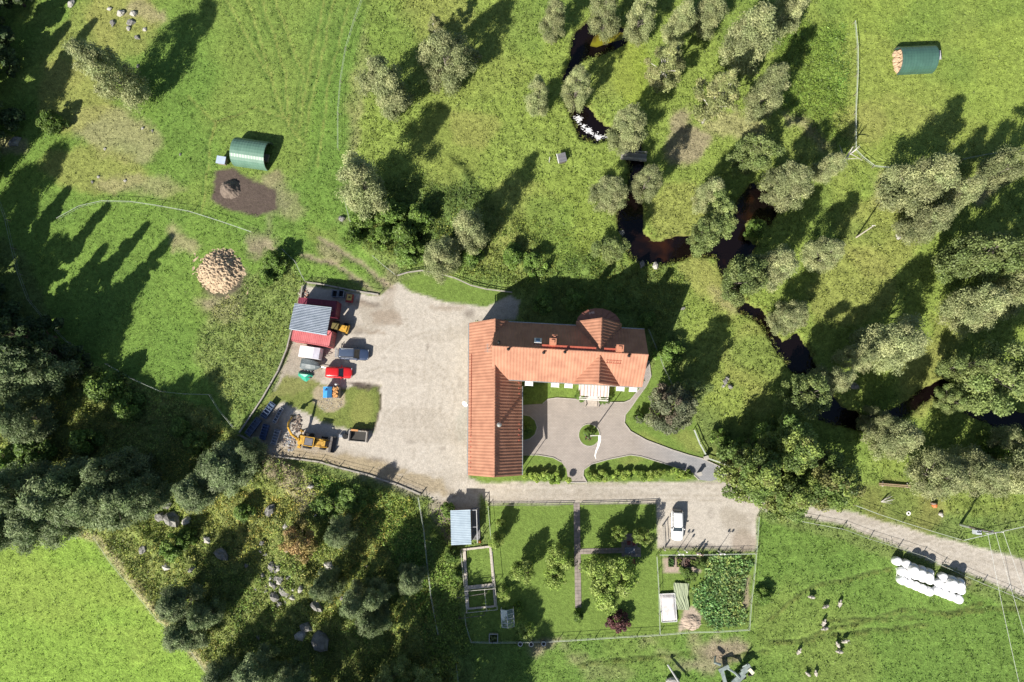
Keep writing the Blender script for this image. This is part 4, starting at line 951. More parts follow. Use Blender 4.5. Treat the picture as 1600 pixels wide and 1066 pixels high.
for k in range(60): x_ = rnd.uniform(0, 1); y_ = rnd.uniform(-1.7, 1.7); a.blob((-1.7 - x_ * 1.25, y_, 0), (.35, .3, (1.35 - x_) * (1.1 - .12 * y_ * y_)), k, .25, 7, 5)
a.build('straw_bedding', mat('straw_light', (.5, .37, .25), (.42, .3, .2), 3, .9), s2)
a = MB(); a.box((0, 0, .75), (1.3, 1.0, .9)); b2 = MB(); b2.box((0, 0, 1.26), (1.5, 1.25, .06), 0, 0, .05)
simple('feed_box', 'pale blue grey lidded feed box west of the green shelter', 'box', px_(345, 250, 1.2), math.radians(-10), [('box', a, mat('feed_wood', (.28, .24, .2), None, 3)), ('lid', b2, mat('lid_blue', (.42, .5, .62), (.36, .44, .56), 2, .35))])
a = MB(); a.prism([(-.4, -.9), (.35, -.6), (.4, .8), (-.4, .8)], .1, 1.0); b2 = MB(); b2.box((0, 0, 1.04), (.85, 1.5, .06))
simple('feed_box', 'grey box at the east end of the dark green shelter', 'box', px_(1466, 86, 1), 0, [('box', a, mat('box_grey', (.45, .45, .5), None, 3)), ('lid', b2, mat('box_lid', (.5, .5, .54), None, 3))])
# ------------------------------------------------------------------ footbridge, hut, bench
t_ = thing('footbridge', 'narrow timber footbridge with railings across the stream', 'bridge', (*px_(990, 245, .3), 0), math.radians(-6)); TB = mat('weathered_timber', (.3, .3, .27), (.2, .2, .18), 3, .85)
pk = MB().box((0, 0, 0), (.17, 1.3, .05)).mesh('plank', TB)
for k in range(21): link('plank', pk, t_, (-1.95 + k * .195, 0, .32 + rnd.uniform(-.006, .006)))
a = MB()
for y in (-.6, .6):
    a.box((0, y, 1.2), (4.0, .09, .06)); a.box((0, y, .8), (4.0, .05, .06))
    for x in (-1.9, -.6, .6, 1.9): a.box((x, y, .75), (.09, .09, .95))
    a.box((0, y * .8, .2), (4.2, .14, .18))
a.build('railing', mat('rail_timber', (.45, .44, .4), None, 3), t_)
t_ = thing('small_shelter', 'little dark slatted roof hut leaning in the meadow west of the stream', 'hut', (*px_(878, 248, .8), 0), math.radians(12))
a = MB(); a.box((0, 0, .6), (.9, 1.1, 1.1)); a.build('wall', mat('hut_wall', (.12, .11, .1), None, 3), t_); pk = MB().box((0, 0, 0), (.11, 1.5, .04)).mesh('slat', mat('hut_slat', (.25, .25, .28), (.18, .18, .2), 3))
for k in range(9): link('slat', pk, t_, (-.6 + k * .15, 0, 1.25 + .03 * (k % 2)), (.0, .15, 0))
a = MB().box((-.72, 0, 1.2), (.1, 1.6, .1)); a.build('edge_board', WHITE, t_)
a = MB(); a.tube([(0, -.3, 0), (0, -.3, .7), (.1, .3, .7), (.1, .3, 0)], .04); b2 = MB().box((.05, 0, .4), (.1, .7, .05))
simple('bench', 'small pale metal hoop bench in the shade beside the slatted hut', 'bench', px_(858, 251), 0, [('frame', a, WHITE), ('seat', b2, TB)])
# ------------------------------------------------------------------ shed and terrace by the road
LB = mat('pale_blue_sheet', (.46, .56, .64), (.36, .45, .53), .8, .45)
q = px_(720, 824, 2.8); t_ = thing('garden_shed', 'garden shed with a pale blue sheet roof and a dark side terrace by the road', 'shed', (*q, 0), math.radians(2.2))
MB().box((.1, 0, 1.3), (2.6, 4.6, 2.6)).build('wall', mat('shed_wall', (.2, .14, .12), None, 3), t_)
a = MB()
for i in range(20):
    y = -2.4 + i * .25; a.box((0, y, 2.75), (2.95, .235, .05), 0, 0, 0, .06); a.box((0, y + .12, 2.79), (2.95, .03, .05), 0, 0, 0, .06)
a.build('roof', LB, t_)
a = MB()
for i in range(16): a.box((1.65 + .3 * (i % 4) - .1, -2.3 + 1.2 * (i // 4) + .6, .12), (.28, 1.18, .06))
a.build('terrace', mat('terrace_slab', (.2, .2, .21), (.15, .15, .16), 2), t_)
a = MB()
for y in (-2.4, -.1, 2.35): a.box((2.35, y, 1.2), (.09, .09, 2.3))
a.box((2.35, 0, 2.35), (.1, 4.8, .09)); a.box((1.9, 2.35, 2.3), (1.0, .08, .08)); a.box((1.9, -.1, 2.3), (1.0, .06, .06)); a.build('pergola_frame', mat('frame_grey', (.5, .5, .52), None, 3), t_)
a = MB(); a.blob((0, 0, .45), (.22, .2, .3), 3, .2); b2 = MB().cyl((0, 0, 0), (0, 0, .3), .15, .2)
simple('flower_pot', 'clay pot with red flowers at the corner of the shed terrace', 'pot', px_(750, 846), 0, [('flowers', a, mat('red_flower', (.5, .1, .04), (.2, .12, .03), 12)), ('pot', b2, BRICKR)])
# boards of the enclosure behind the shed
BRD = mat('bleached_board', (.55, .5, .44), (.42, .38, .33), 2, .85)
def boardline(t_, pts, w, o, seg=1.3, z=.12, nm='board'):
    for a, b in zip(pts[:-1], pts[1:]):
        a, b = Vector(P(*a)) - o, Vector(P(*b)) - o; L = (b - a).length; n = max(1, round(L / seg)); ang = math.atan2(b.y - a.y, b.x - a.x)
        me = MB().box((0, 0, 0), (L / n - .03, w, .16)).mesh(nm, BRD)
        for i in range(n):
            c = a + (b - a) * ((i + .5) / n); link(nm, me, t_, (c.x, c.y, z + rnd.uniform(-.01, .01)), (0, 0, ang))
o = Vector(P(748, 905)); t_ = thing('raised_enclosure', 'narrow grass run framed by wide bleached boards behind the shed', 'enclosure', (*o, 0))
boardline(t_, [(722, 859), (769, 853.5)], .3, o); boardline(t_, [(725.5, 861), (731, 952)], .45, o, z=.15); boardline(t_, [(766, 855), (774, 948)], .3, o, z=.15); boardline(t_, [(731, 918), (770, 914)], .55, o, z=.18); boardline(t_, [(731, 951), (772, 947)], .25, o)
a = MB()
for (p1, p2, z) in [((720, 860), (729, 957), 1.15), ((726, 924), (773, 920), 1.7), ((728, 958), (776, 953), 1.7), ((757, 921), (760, 955), 1.7), ((768, 855), (777, 953), 1.4)]:
    u, v_ = Vector(P(*p1, z)) - o, Vector(P(*p2, z)) - o; a.cyl((u.x, u.y, z), (v_.x, v_.y, z), .035, n=5); a.cyl((u.x, u.y, 0), (u.x, u.y, z), .04, n=5); a.cyl((v_.x, v_.y, 0), (v_.x, v_.y, z), .04, n=5)
a.build('frame', mat('pale_post', (.62, .6, .55), None, 3), t_)
# pergola of bare poles that shades the run
for lab, p1, p2, z in (('bare pole frame over the upper half of the grass run', (729, 912), (774, 905), 2.0), ('bare pole frame over the lower half of the grass run', (731, 945), (770, 940), 1.6)):
    o2 = Vector(P(*p1)); t_ = thing('pole_frame', lab, 'frame', (*o2, 0)); u = Vector(P(*p2)) - o2; a = MB()
    a.cyl((-1.2, -1.6, z), (u.x - 1.2, u.y - 1.6, z), .05); a.cyl((-1.2, -1.6, 0), (-1.2, -1.6, z), .05); a.cyl((u.x - 1.2, u.y - 1.6, 0), (u.x - 1.2, u.y - 1.6, z), .05); a.build('pole', STEEL, t_)
# greenhouse
t_ = thing('greenhouse', 'small white framed greenhouse between the grass run and the lawn', 'greenhouse', (*px_(793, 966, 1.5), 0), math.radians(4)); FRW = mat('greenhouse_white', (.75, .76, .76), None, 3)
a = MB(); w_, l_ = .9, 1.25
for x in (-w_, 0, w_):
    for k in range(5):
        y = -l_ + k * l_ / 2
        z0, z1 = (1.5, 2.1)
        if x == 0: continue
        a.cyl((x, y, 0), (x, y, z0), .03, n=5); a.cyl((x, y, z0), (0, y, z1), .03, n=5)
for x, z in ((-w_, 1.5), (w_, 1.5), (0, 2.1), (-w_, .1), (w_, .1)): a.cyl((x, -l_, z), (x, l_, z), .045, n=6)
a.build('frame', FRW, t_); gm, tt, bb = nodes('greenhouse_glass'); bb.inputs['Transmission Weight'].default_value = .85; bb.inputs['Roughness'].default_value = .05; bb.inputs['Base Color'].default_value = (.8, .9, .9, 1)
for s in (-1, 1):
    for k in range(4):
        y0_ = -l_ + k * l_ / 2 + .03; y1_ = y0_ + l_ / 2 - .06
        MB().quad((s * w_ * .97, y0_, 1.52), (s * w_ * .97, y1_, 1.52), (s * .03, y1_, 2.1), (s * .03, y0_, 2.1)).build('pane', gm, t_)
a = MB()
for k in range(9): a.blob((rnd.uniform(-.6, .6), rnd.uniform(-1, 1), .5), (.25, .25, .3), k, .3, 7, 5)
a.build('plants', mat('greenhouse_plants', (.06, .14, .03), None, 4), t_)
a = MB()
for s in (-1, 1): a.box((s * .62, 0, .3), (.1, 1.3, .6)); a.box((0, s * .62, .3), (1.14, .1, .6))
b2 = MB()
for k in range(8): b2.blob((rnd.uniform(-.4, .4), rnd.uniform(-.4, .4), .4), (.2, .2, .2), k, .3, 6, 4)
simple('cold_frame', 'square grey planting box at the bottom corner of the garden', 'planter', px_(771, 998, .5), 0, [('frame', a, mat('planter_grey', (.42, .42, .4), None, 3)), ('plants', b2, mat('plants_yellowgreen', (.12, .15, .04), None, 5))])
# potted bins outside the garden fence
for x, y, l in ((813, 1005, 'dark bucket left of the pale one outside the lower garden fence'), (849.5, 1004.5, 'dark bucket rightmost outside the lower garden fence'), (830, 1005.5, 'dark bucket with white rim in the middle outside the lower garden fence')):
    a = MB(); a.cyl((0, 0, 0), (0, 0, .45), .27, .33, 12); b2 = MB().loft([MB.ring((0, 0, .45), (0, 0, 1), .34, 14), MB.ring((0, 0, .5), (0, 0, 1), .35, 14), MB.ring((0, 0, .5), (0, 0, 1), .27, 14), MB.ring((0, 0, .46), (0, 0, 1), .27, 14)], caps=False)
    simple('bucket', l, 'bucket', px_(x, y), 0, [('tub', a, DARKM), ('rim', b2, WHITE)], 'buckets by the fence')
# garden arbour furniture
RW = mat('red_furniture', (.25, .05, .05), None, 3)
t_ = thing('garden_table', 'dark garden table on the shaded slab terrace', 'table', (*px_(984, 860, .7), .0)); MB().box((0, 0, .72), (1.5, .9, .05)).build('table_top', mat('table_grey', (.16, .18, .22), None, 3), t_)
for x in (-.6, .6):
    for y in (-.35, .35): MB().box((x, y, .35), (.06, .06, .7)).build('leg', DARKM, t_)
def chair(label, c, rz):
    t_ = thing('garden_chair', label, 'chair', (*c, .02), rz, 'red chairs on the garden terrace'); MB().box((0, 0, .45), (.5, .5, .05)).build('seat', RW, t_); MB().box((0, .25, .75), (.5, .05, .6)).build('backrest', RW, t_)
    for x in (-.2, .2):
        for y in (-.2, .2): MB().box((x, y, .22), (.05, .05, .44)).build('leg', RW, t_)
chair('red garden chair at the north edge of the shaded terrace, left one', px_(982, 848), 0); chair('red garden chair at the north edge of the shaded terrace, right one', px_(990, 849), .2)
chair('red garden chair at the south edge of the shaded terrace, left one', px_(982, 876), 3.1); chair('red garden chair at the south edge of the shaded terrace, right one', px_(989, 876), 3.3)
# kitchen garden: beds, polytunnel sheets
for i, (x, g_) in enumerate([(1048, (.05, .12, .02)), (1061, (.13, .17, .02)), (1073, (.12, .07, .06)), (1082, (.12, .17, .03))]):
    t_ = thing('raised_bed', ['raised bed of dark green leaves, westmost of the row', 'raised bed of yellow green leaves, second in the row', 'raised bed of reddish leaves in the middle of the row', 'raised bed of pale green leaves, eastmost of the row'][i], 'raised bed', (*px_(x, 878.5), 0), 0, 'raised beds on the sandy patch'); a = MB()
    for s in (-1, 1): a.box((s * .42, 0, .15), (.05, 1.3, .3)); a.box((0, s * .65, .15), (.79, .05, .3))
    a.build('frame', mat('bed_board', (.25, .2, .16), None, 3), t_); a = MB()
    for k in range(22): a.blob((rnd.uniform(-.33, .33), rnd.uniform(-.55, .55), .3), (.14, .14, rnd.uniform(.1, .3)), k, .4, 6, 4)
    a.build('plants', mat('bed_plants_%d' % i, g_, tuple(c * .6 for c in g_), 8, .8), t_)
q = px_(1044.5, 950, .4); t_ = thing('tunnel_bed', 'white fleece covered bed beside the green netting', 'bed', (*q, 0), math.radians(3))
WG = mat('white_fleece', (.72, .7, .7), (.5, .46, .45), 1.2, .7, bump=.05, bscale=2.5)
n = 12; xs = np.linspace(-1, 1, n); X, Y = np.meshgrid(xs, xs); Z = .45 + .15 * fbm(X * 4, Y * 6, 3) - .4 * np.maximum(abs(X), abs(Y)) ** 8
Vv = np.stack([X * 1.1, Y * 2.0, Z], -1).reshape(-1, 3); I = np.arange(n * n).reshape(n, n); Ff = np.stack([I[:-1, :-1], I[:-1, 1:], I[1:, 1:], I[1:, :-1]], -1).reshape(-1, 4)
link('fleece', npmesh('fleece', Vv, Ff, None, True, WG), t_); a = MB()
for s in (-1, 1): a.box((s * 1.1, 0, .2), (.08, 4.05, .36)); a.box((0, s * 2.0, .2), (2.1, .08, .36))
a.build('frame', FRW, t_)
q = px_(1064, 932, .3); t_ = thing('garden_netting', 'rumpled pale green netting laid on the grass', 'netting', (*q, 0), math.radians(-3))
xs = np.linspace(-1, 1, 40); X, Y = np.meshgrid(xs, xs); Z = .15 + .3 * fbm(X * 8 + Y * 3, Y * 1.2, 5, 3); sh = np.where(Y < 0, Y * .35, 0)
Vv = np.stack([X * (1.0 + Y * .15) - sh * 1.2, Y * 1.9, Z], -1).reshape(-1, 3); I = np.arange(1600).reshape(40, 40); Ff = np.stack([I[:-1, :-1], I[:-1, 1:], I[1:, 1:], I[1:, :-1]], -1).reshape(-1, 4)
link('net', npmesh('net', Vv, Ff, None, True, mat('net_green', (.33, .37, .25), (.22, .27, .16), 6, .8, sx=3)), t_)
# ------------------------------------------------------------------ silage bales
WP = mat('bale_wrap', (.86, .87, .88), (.8, .81, .83), 2, .42, bump=.01, bscale=14)
bm = MB(); rg = []
for z, r in ((0, .42), (.03, .55), (.14, .62), (.6, .655), (1.05, .62), (1.17, .54), (1.22, .3), (1.2, .05)):
    rg.append([(r * math.cos(a) * (1 + .012 * math.sin(5 * a + z * 9)), r * math.sin(a) * (1 + .012 * math.sin(5 * a + z * 9)), z) for a in [2 * math.pi * k / 22 for k in range(22)]])
bme = bm.loft(rg).mesh('bale', WP, True)
def bale(zx, zy, z, lab):
    h = .8 + z; q = P(1380 + zx / 10.657, 850 + zy / 10.657, h); o = link('bale', bme, None, (*q, z - .02), (rnd.uniform(-.03, .03), rnd.uniform(-.03, .03), rnd.uniform(0, 6)))
    props(o, lab, 'bale', 'white wrapped bales stacked by the road')
ordn = ['first', 'second', 'third', 'fourth', 'fifth', 'sixth']
for r_, (row, pts) in enumerate([('road side row', [(235, 290), (385, 330), (505, 395), (640, 432), (765, 478)]), ('middle row', [(325, 465), (420, 500), (530, 520), (650, 560), (770, 600)]), ('field side row', [(320, 605), (440, 655), (550, 700), (655, 745), (765, 790)])]):
    for i, (x, y) in enumerate(pts): bale(x, y, 0, f'white bale, {ordn[i]} from the west in the {row} of the western stack')
for i, (x, y) in enumerate([(520, 445), (640, 495), (765, 545)]): bale(x, y, 1.2, f'white bale, {ordn[i]} from the west on top of the western stack')
for r_, (row, pts) in enumerate([('road side row', [(1000, 550), (1140, 600), (1275, 640)]), ('middle row', [(930, 655), (1040, 705), (1165, 735), (1290, 770)]), ('field side row', [(905, 780), (1015, 830), (1130, 870), (1255, 920)])]):
    for i, (x, y) in enumerate(pts): bale(x, y, 0, f'white bale, {ordn[i]} from the west in the {row} of the eastern stack')
for i, (x, y) in enumerate([(1165, 665), (1290, 705)]): bale(x, y, 1.2, f'white bale, {ordn[i]} from the west on top of the eastern stack')
t_ = thing('plastic_strip', 'torn strip of white bale wrap lying beside the western stack', 'strip', (*px_(1400, 896), 0)); MB().tube([(0, .8, .05), (.1, 0, .08), (-.1, -.8, .05), (.3, -1.4, .04)], .05, 4).build('strip', WHITE, t_)
# ------------------------------------------------------------------ power line
pb = P(1500, 820); ph = 8.0; pt = P(1553, 836.5, ph); WD = mat('pole_wood', (.16, .14, .13), (.1, .09, .085), 4, .85)
t_ = thing('utility_pole', 'wooden utility pole with transformer, crossarm and white lower stay by the road', 'pole', (*pb, 0)); u = Vector(pt) - Vector(pb)
MB().tube([(0, 0, 0), (0, 0, ph)], [.17, .12], 8).build('pole', WD, t_)
MB().cyl((.02, .02, .1), (.0, .0, 2.4), .2, n=10).build('pole_guard', CHR, t_)
dv = Vector((math.cos(.09), math.sin(.09))); a = MB(); a.box((0, 0, ph - .2), (2.3, .1, .12), .09); a.box((0, .0, ph - 1.4), (1.4, .1, .1), .09)
a.build('crossarm', CHR, t_); a = MB(); a.box((-.5, -.35, ph - 3.2), (.75, .6, .95)); tb = a.build('transformer', mat('transformer_grey', (.55, .6, .66), None, 3, .4), t_); a = MB()
for k in range(3): a.cyl((-.72 + k * .22, -.35, ph - 2.75), (-.72 + k * .22, -.35, ph - 2.4), .06)
a.build('bushing', DARKM, tb); a = MB()
tops = [(-1.05, 0), (0, .06), (1.05, .1)]
for k, (s, _) in enumerate(tops): a.cyl((dv.x * s, dv.y * s, ph - .15), (dv.x * s, dv.y * s, ph + .15), .06)
a.build('insulator', WHITE, t_)
WL = mat('bright_cable', (.6, .62, .6), None, 3, .4)
for k, (x, y) in enumerate([(1597, 1075), (1625, 1060), (1645, 1035)]):
    s = tops[k][0]; p0 = Vector((pb[0] + dv.x * s, pb[1] + dv.y * s, ph + .12)); e_ = P(x, y, 7.0); p1 = Vector((*e_, 7.0)); d_ = p1 - p0; p1 = p0 + d_ * 1.6; n = 16; pts = []
    for i in range(n + 1): q = p0.lerp(p1, i / n); q.z -= .9 * 4 * (i / n) * (1 - i / n) * .5; pts.append(q - p0)
    w_ = thing('power_cable', ['west', 'middle', 'east'][k] + ' one of the three overhead cables crossing the road', 'cable', p0, 0, 'overhead power cables'); MB().tube(pts, .022, 4).build('wire', WL, w_)
p2 = P(1338, 371); t_ = thing('utility_pole', 'slim pale pole alone in the meadow east of the stream', 'pole', (*p2, 0)); MB().tube([(0, 0, 0), (.1, .3, 5.6)], [.13, .08], 8).build('pole', mat('pale_pole', (.5, .46, .4), None, 3), t_); MB().box((.1, .3, 5.5), (.5, .08, .08)).build('crossarm', WHITE, t_)
# ------------------------------------------------------------------ fences
RAILW = mat('fence_tape', (.46, .51, .45), (.34, .38, .33), 3, .6); RAILG = mat('fence_wood_grey', (.36, .34, .3), (.25, .235, .21), 2, .85); POST = mat('post_wood', (.3, .26, .21), (.2, .17, .14), 4, .9)
postm = {}
def fence(label, pts, h=1.15, gap=3.5, rails=((1.1, .07, .05),), rm=None, pm=None, pw=.09, name='fence', cat='fence'):
    w = [Vector(P(*p)) for p in pts]; o = w[0]; t_ = thing(name, label, cat, (o.x, o.y, 0)); rm = rm or RAILW; pm = pm or POST
    key = (h, pw, pm.name)
    if key not in postm: postm[key] = MB().cyl((0, 0, -.25), (0, 0, h), pw / 2, n=6).mesh('fence_post', pm)
    nodes_ = []
    for a, b in zip(w[:-1], w[1:]):
        L = (b - a).length; n = max(1, round(L / gap))
        for i in range(n): nodes_.append(a.lerp(b, i / n))
    nodes_.append(w[-1])
    for q in nodes_:
        z = min(0, gz(q.x, q.y)); link('fence_post', postm[key], t_, (q.x - o.x, q.y - o.y, z), (rnd.uniform(-.04, .04), rnd.uniform(-.04, .04), 0))
    for (z, rw, rh) in rails:
        for a, b in zip(nodes_[:-1], nodes_[1:]):
            L = (b - a).length; c = (a + b) / 2 - o; me = MB().box((0, 0, 0), (L, rw, rh)).mesh('rail', rm)
            link('rail', me, t_, (c.x, c.y, z), (0, 0, math.atan2(b.y - a.y, b.x - a.x)))
    return t_
T1 = ((1.1, .035, .012), (.6, .02, .012)); T3 = ((1.05, .03, .012),)
fence('thin pale tape fence along the east side of the north-west paddock', [(570, -4), (556, 34), (542, 80), (534, 130), (530, 180), (530, 235)], rails=T1, gap=4.5)
fence('pale tape fence from the big willow down past the bushes', [(538, 305), (548, 345), (560, 378)], rails=T1); fence('pale tape fence beside the farm track gate', [(584, 402), (600, 416), (619, 431)], rails=T1)
fence('curved white tape fence across the paddock north of the straw pile', [(95, 344), (130, 325), (165, 317), (210, 318), (250, 324), (300, 333), (350, 349), (396, 365)], rails=((1.1, .06, .012), (.6, .02, .012)), gap=4.5)
fence('dark sided fence along the shaded western forest edge', [(0, 305), (15, 345), (25, 390), (35, 430), (50, 470), (75, 500), (110, 535), (140, 553)], rails=T1)
fence('pale wire fence between the lower paddock and the green bushes', [(170, 569), (210, 592), (255, 612), (290, 616), (331, 617), (345, 640), (368, 668)], rails=T1)
fence('short white fence climbing from the north red container corner', [(444, 392), (464, 411), (474, 432), (479, 441)], rails=T1)
fence('grey rail fence behind the north red container', [(480, 442), (505, 445), (530, 450), (560, 456), (592, 461)], rails=((.1, .2, .22), (.9, .05, .03)), rm=RAILG, gap=3)
fence('grey timber fence down the west side of the gravel yard', [(474, 448), (468, 490), (456, 520), (450, 545), (436, 580), (412, 622), (376, 676)], rails=((.55, .2, .08), (.25, .12, .2)), rm=RAILG, h=.7, gap=2.4)
fence('long grey rail fence along the south side of the gravel yard', [(376, 680), (430, 713), (470, 718), (500, 722), (530, 731), (575, 742), (620, 757), (658, 773)], rails=((.08, .22, .2), (1.05, .02, .02), (.6, .02, .02)), rm=RAILG, gap=3.6, h=1.2, pw=.1)
fence('tall pale mesh fence west of the garden', [(655, 776), (664, 828), (669, 880), (675, 930), (686, 988)], rails=((1.3, .045, .015), (.7, .03, .015)), h=1.4, gap=3)
fence('short pale fence at the bottom edge below the garden', [(714, 1034), (718, 1070)], rails=T1)
fence('grey rail fence bounding the oval lawn north of the yard', [(622, 432), (638, 427), (660, 424), (684, 428), (712, 436), (736, 447), (760, 453), (800, 458)], rails=((.75, .13, .06), (.4, .12, .04)), rm=RAILG, h=.85, gap=2)
fence('thin fence running south-east from the farmhouse corner', [(1012, 516), (1022, 540), (1036, 576), (1048, 600)], rails=T1)
fence('white fence from the blue grey tree to the gate post', [(1083, 672), (1092, 694), (1103, 714)], rails=((.95, .16, .04), (.5, .1, .04)), gap=2); fence('low white fence from the gate post to the oaks', [(1104, 716), (1122, 722), (1140, 729)], rails=((.6, .2, .05),), h=.7, gap=2)
fence('wide white tape fence down the west side of the north-east meadow', [(1332, 38), (1336, 78), (1336, 120), (1333, 180), (1333, 238), (1345, 250), (1362, 263), (1392, 266)], rails=((1.1, .11, .012), (.7, .03, .012)), gap=4)
fence('pale tape fence at the right hand edge north of the tall willows', [(1500, 252), (1535, 245), (1580, 238), (1604, 232)], rails=T1)
fence('fine picket line on the north edge of the west lawn', [(763, 789), (830, 789), (895, 788)], rails=((.5, .06, .05), (.25, .06, .05)), rm=mat('dark_board', (.12, .11, .1), None, 3), h=.55, gap=2.5, pw=.07); fence('fine picket line on the north edge of the middle lawn', [(907, 788), (965, 787), (1024, 785)], rails=((.5, .06, .05), (.25, .06, .05)), rm=mat('dark_board', (.12, .11, .1), None, 3), h=.55, gap=2.5, pw=.07)
fence('thin fence between the shed terrace and the west lawn', [(763, 790), (766, 822), (768, 850)], rails=((.95, .05, .02),), h=1.0, gap=2.8)
fence('white fence down the east side of the parking bay and kitchen garden', [(1183, 806), (1181, 835), (1179, 862), (1175, 905), (1171, 940), (1168, 982)], rails=((1.1, .06, .015), (.6, .02, .015)), h=1.2, gap=2.8)
fence('white rail between the parking bay and the kitchen garden', [(1029, 866), (1080, 866), (1130, 865), (1179, 864)], rails=((1.0, .05, .015), (.5, .03, .015)), h=1.1, gap=2.8)
fence('white fence between the middle lawn and the kitchen garden', [(1025, 868), (1028, 920), (1029, 960), (1030, 990)], rails=((1.0, .05, .015), (.5, .03, .015)), h=1.1, gap=3)
fence('long pale fence along the bottom of the garden', [(1168, 982), (1120, 985), (1075, 986), (1030, 990), (960, 994), (900, 998), (845, 1001), (770, 1002), (737, 1001)], rails=((1.0, .055, .015), (.5, .03, .015)), h=1.1, gap=3.2)
fence('pale wire fence at the west corner of the lower garden', [(737, 1001), (729, 975), (727, 958)], rails=T1)
fence('roadside wire fence between the road and the sheep pasture', [(1234, 811), (1272, 818), (1315, 826), (1358, 842), (1403, 856), (1440, 868), (1471, 884), (1498, 896), (1535, 912), (1570, 926), (1606, 943)], rails=((1.1, .035, .012), (.6, .02, .012)), h=1.25, gap=4.4, pw=.12)
fence('white rail fence north of the road below the willows', [(1333, 789), (1370, 803), (1410, 816), (1455, 830), (1496, 842)], rails=((1.0, .06, .015), (.5, .03, .02)), h=1.1, gap=4)
fence('pale rail fence from the utility pole eastwards', [(1500, 843), (1530, 836), (1570, 827), (1606, 819)], rails=((.9, .09, .02),), h=1.0, gap=3.5)
fence('fine wire fence around the bright green field', [(152, 838), (180, 880), (212, 918), (250, 965), (300, 1010), (335, 1060), (345, 1080)], rails=T3, h=1.1, gap=5)
# gate posts and stone gate pier
a = MB(); a.box((0, 0, .6), (.45, .45, 1.2)); a.box((0, 0, 1.25), (.6, .6, .12)); simple('gate_pier', 'pale stone gate pier where the paving meets the road', 'pier', px_(1101.5, 715), .3, [('pier', a, KERB)])
a = MB(); a.box((0, 0, .6), (.4, .4, 1.2)); a.box((0, 0, 1.25), (.54, .54, .12)); simple('gate_pier', 'pale gate pier at the east end of the long hedge', 'pier', px_(1091, 740), .3, [('pier', a, KERB)])
# garden lamps at the parking bay
def pole_lamp(label, x, y, h, heads):
    t_ = thing('post_lamp', label, 'lamp', (*px_(x, y), 0), 0, 'post lamps along the parking bay'); MB().cyl((0, 0, 0), (0, 0, h), .035, n=6).build('pole', WHITE, t_); MB().cyl((0, 0, 0), (0, 0, .7), .1, .07, 8).build('base', mat('lamp_base', (.5, .5, .5), None, 3), t_)
    a = MB()
    if heads > 1: a.box((0, 0, h - .1), (.7, .04, .04)); a.build('arm', WHITE, t_)
    for s in ((-.3, .3) if heads > 1 else (0,)): MB().blob((s, 0, h + .1), (.15, .15, .24), 1, 0, 8, 5).build('lamp_head', mat('lamp_white', (.7, .7, .68), None, 3), t_)
pole_lamp('twin headed post lamp nearest the white estate car', 1058.5, 861, 2.75, 2); pole_lamp('twin headed post lamp at the middle of the parking bay edge', 1121.5, 860.5, 2.75, 2); pole_lamp('short single headed lamp next to the twin headed one near the white car', 1069, 859, 1.9, 1)
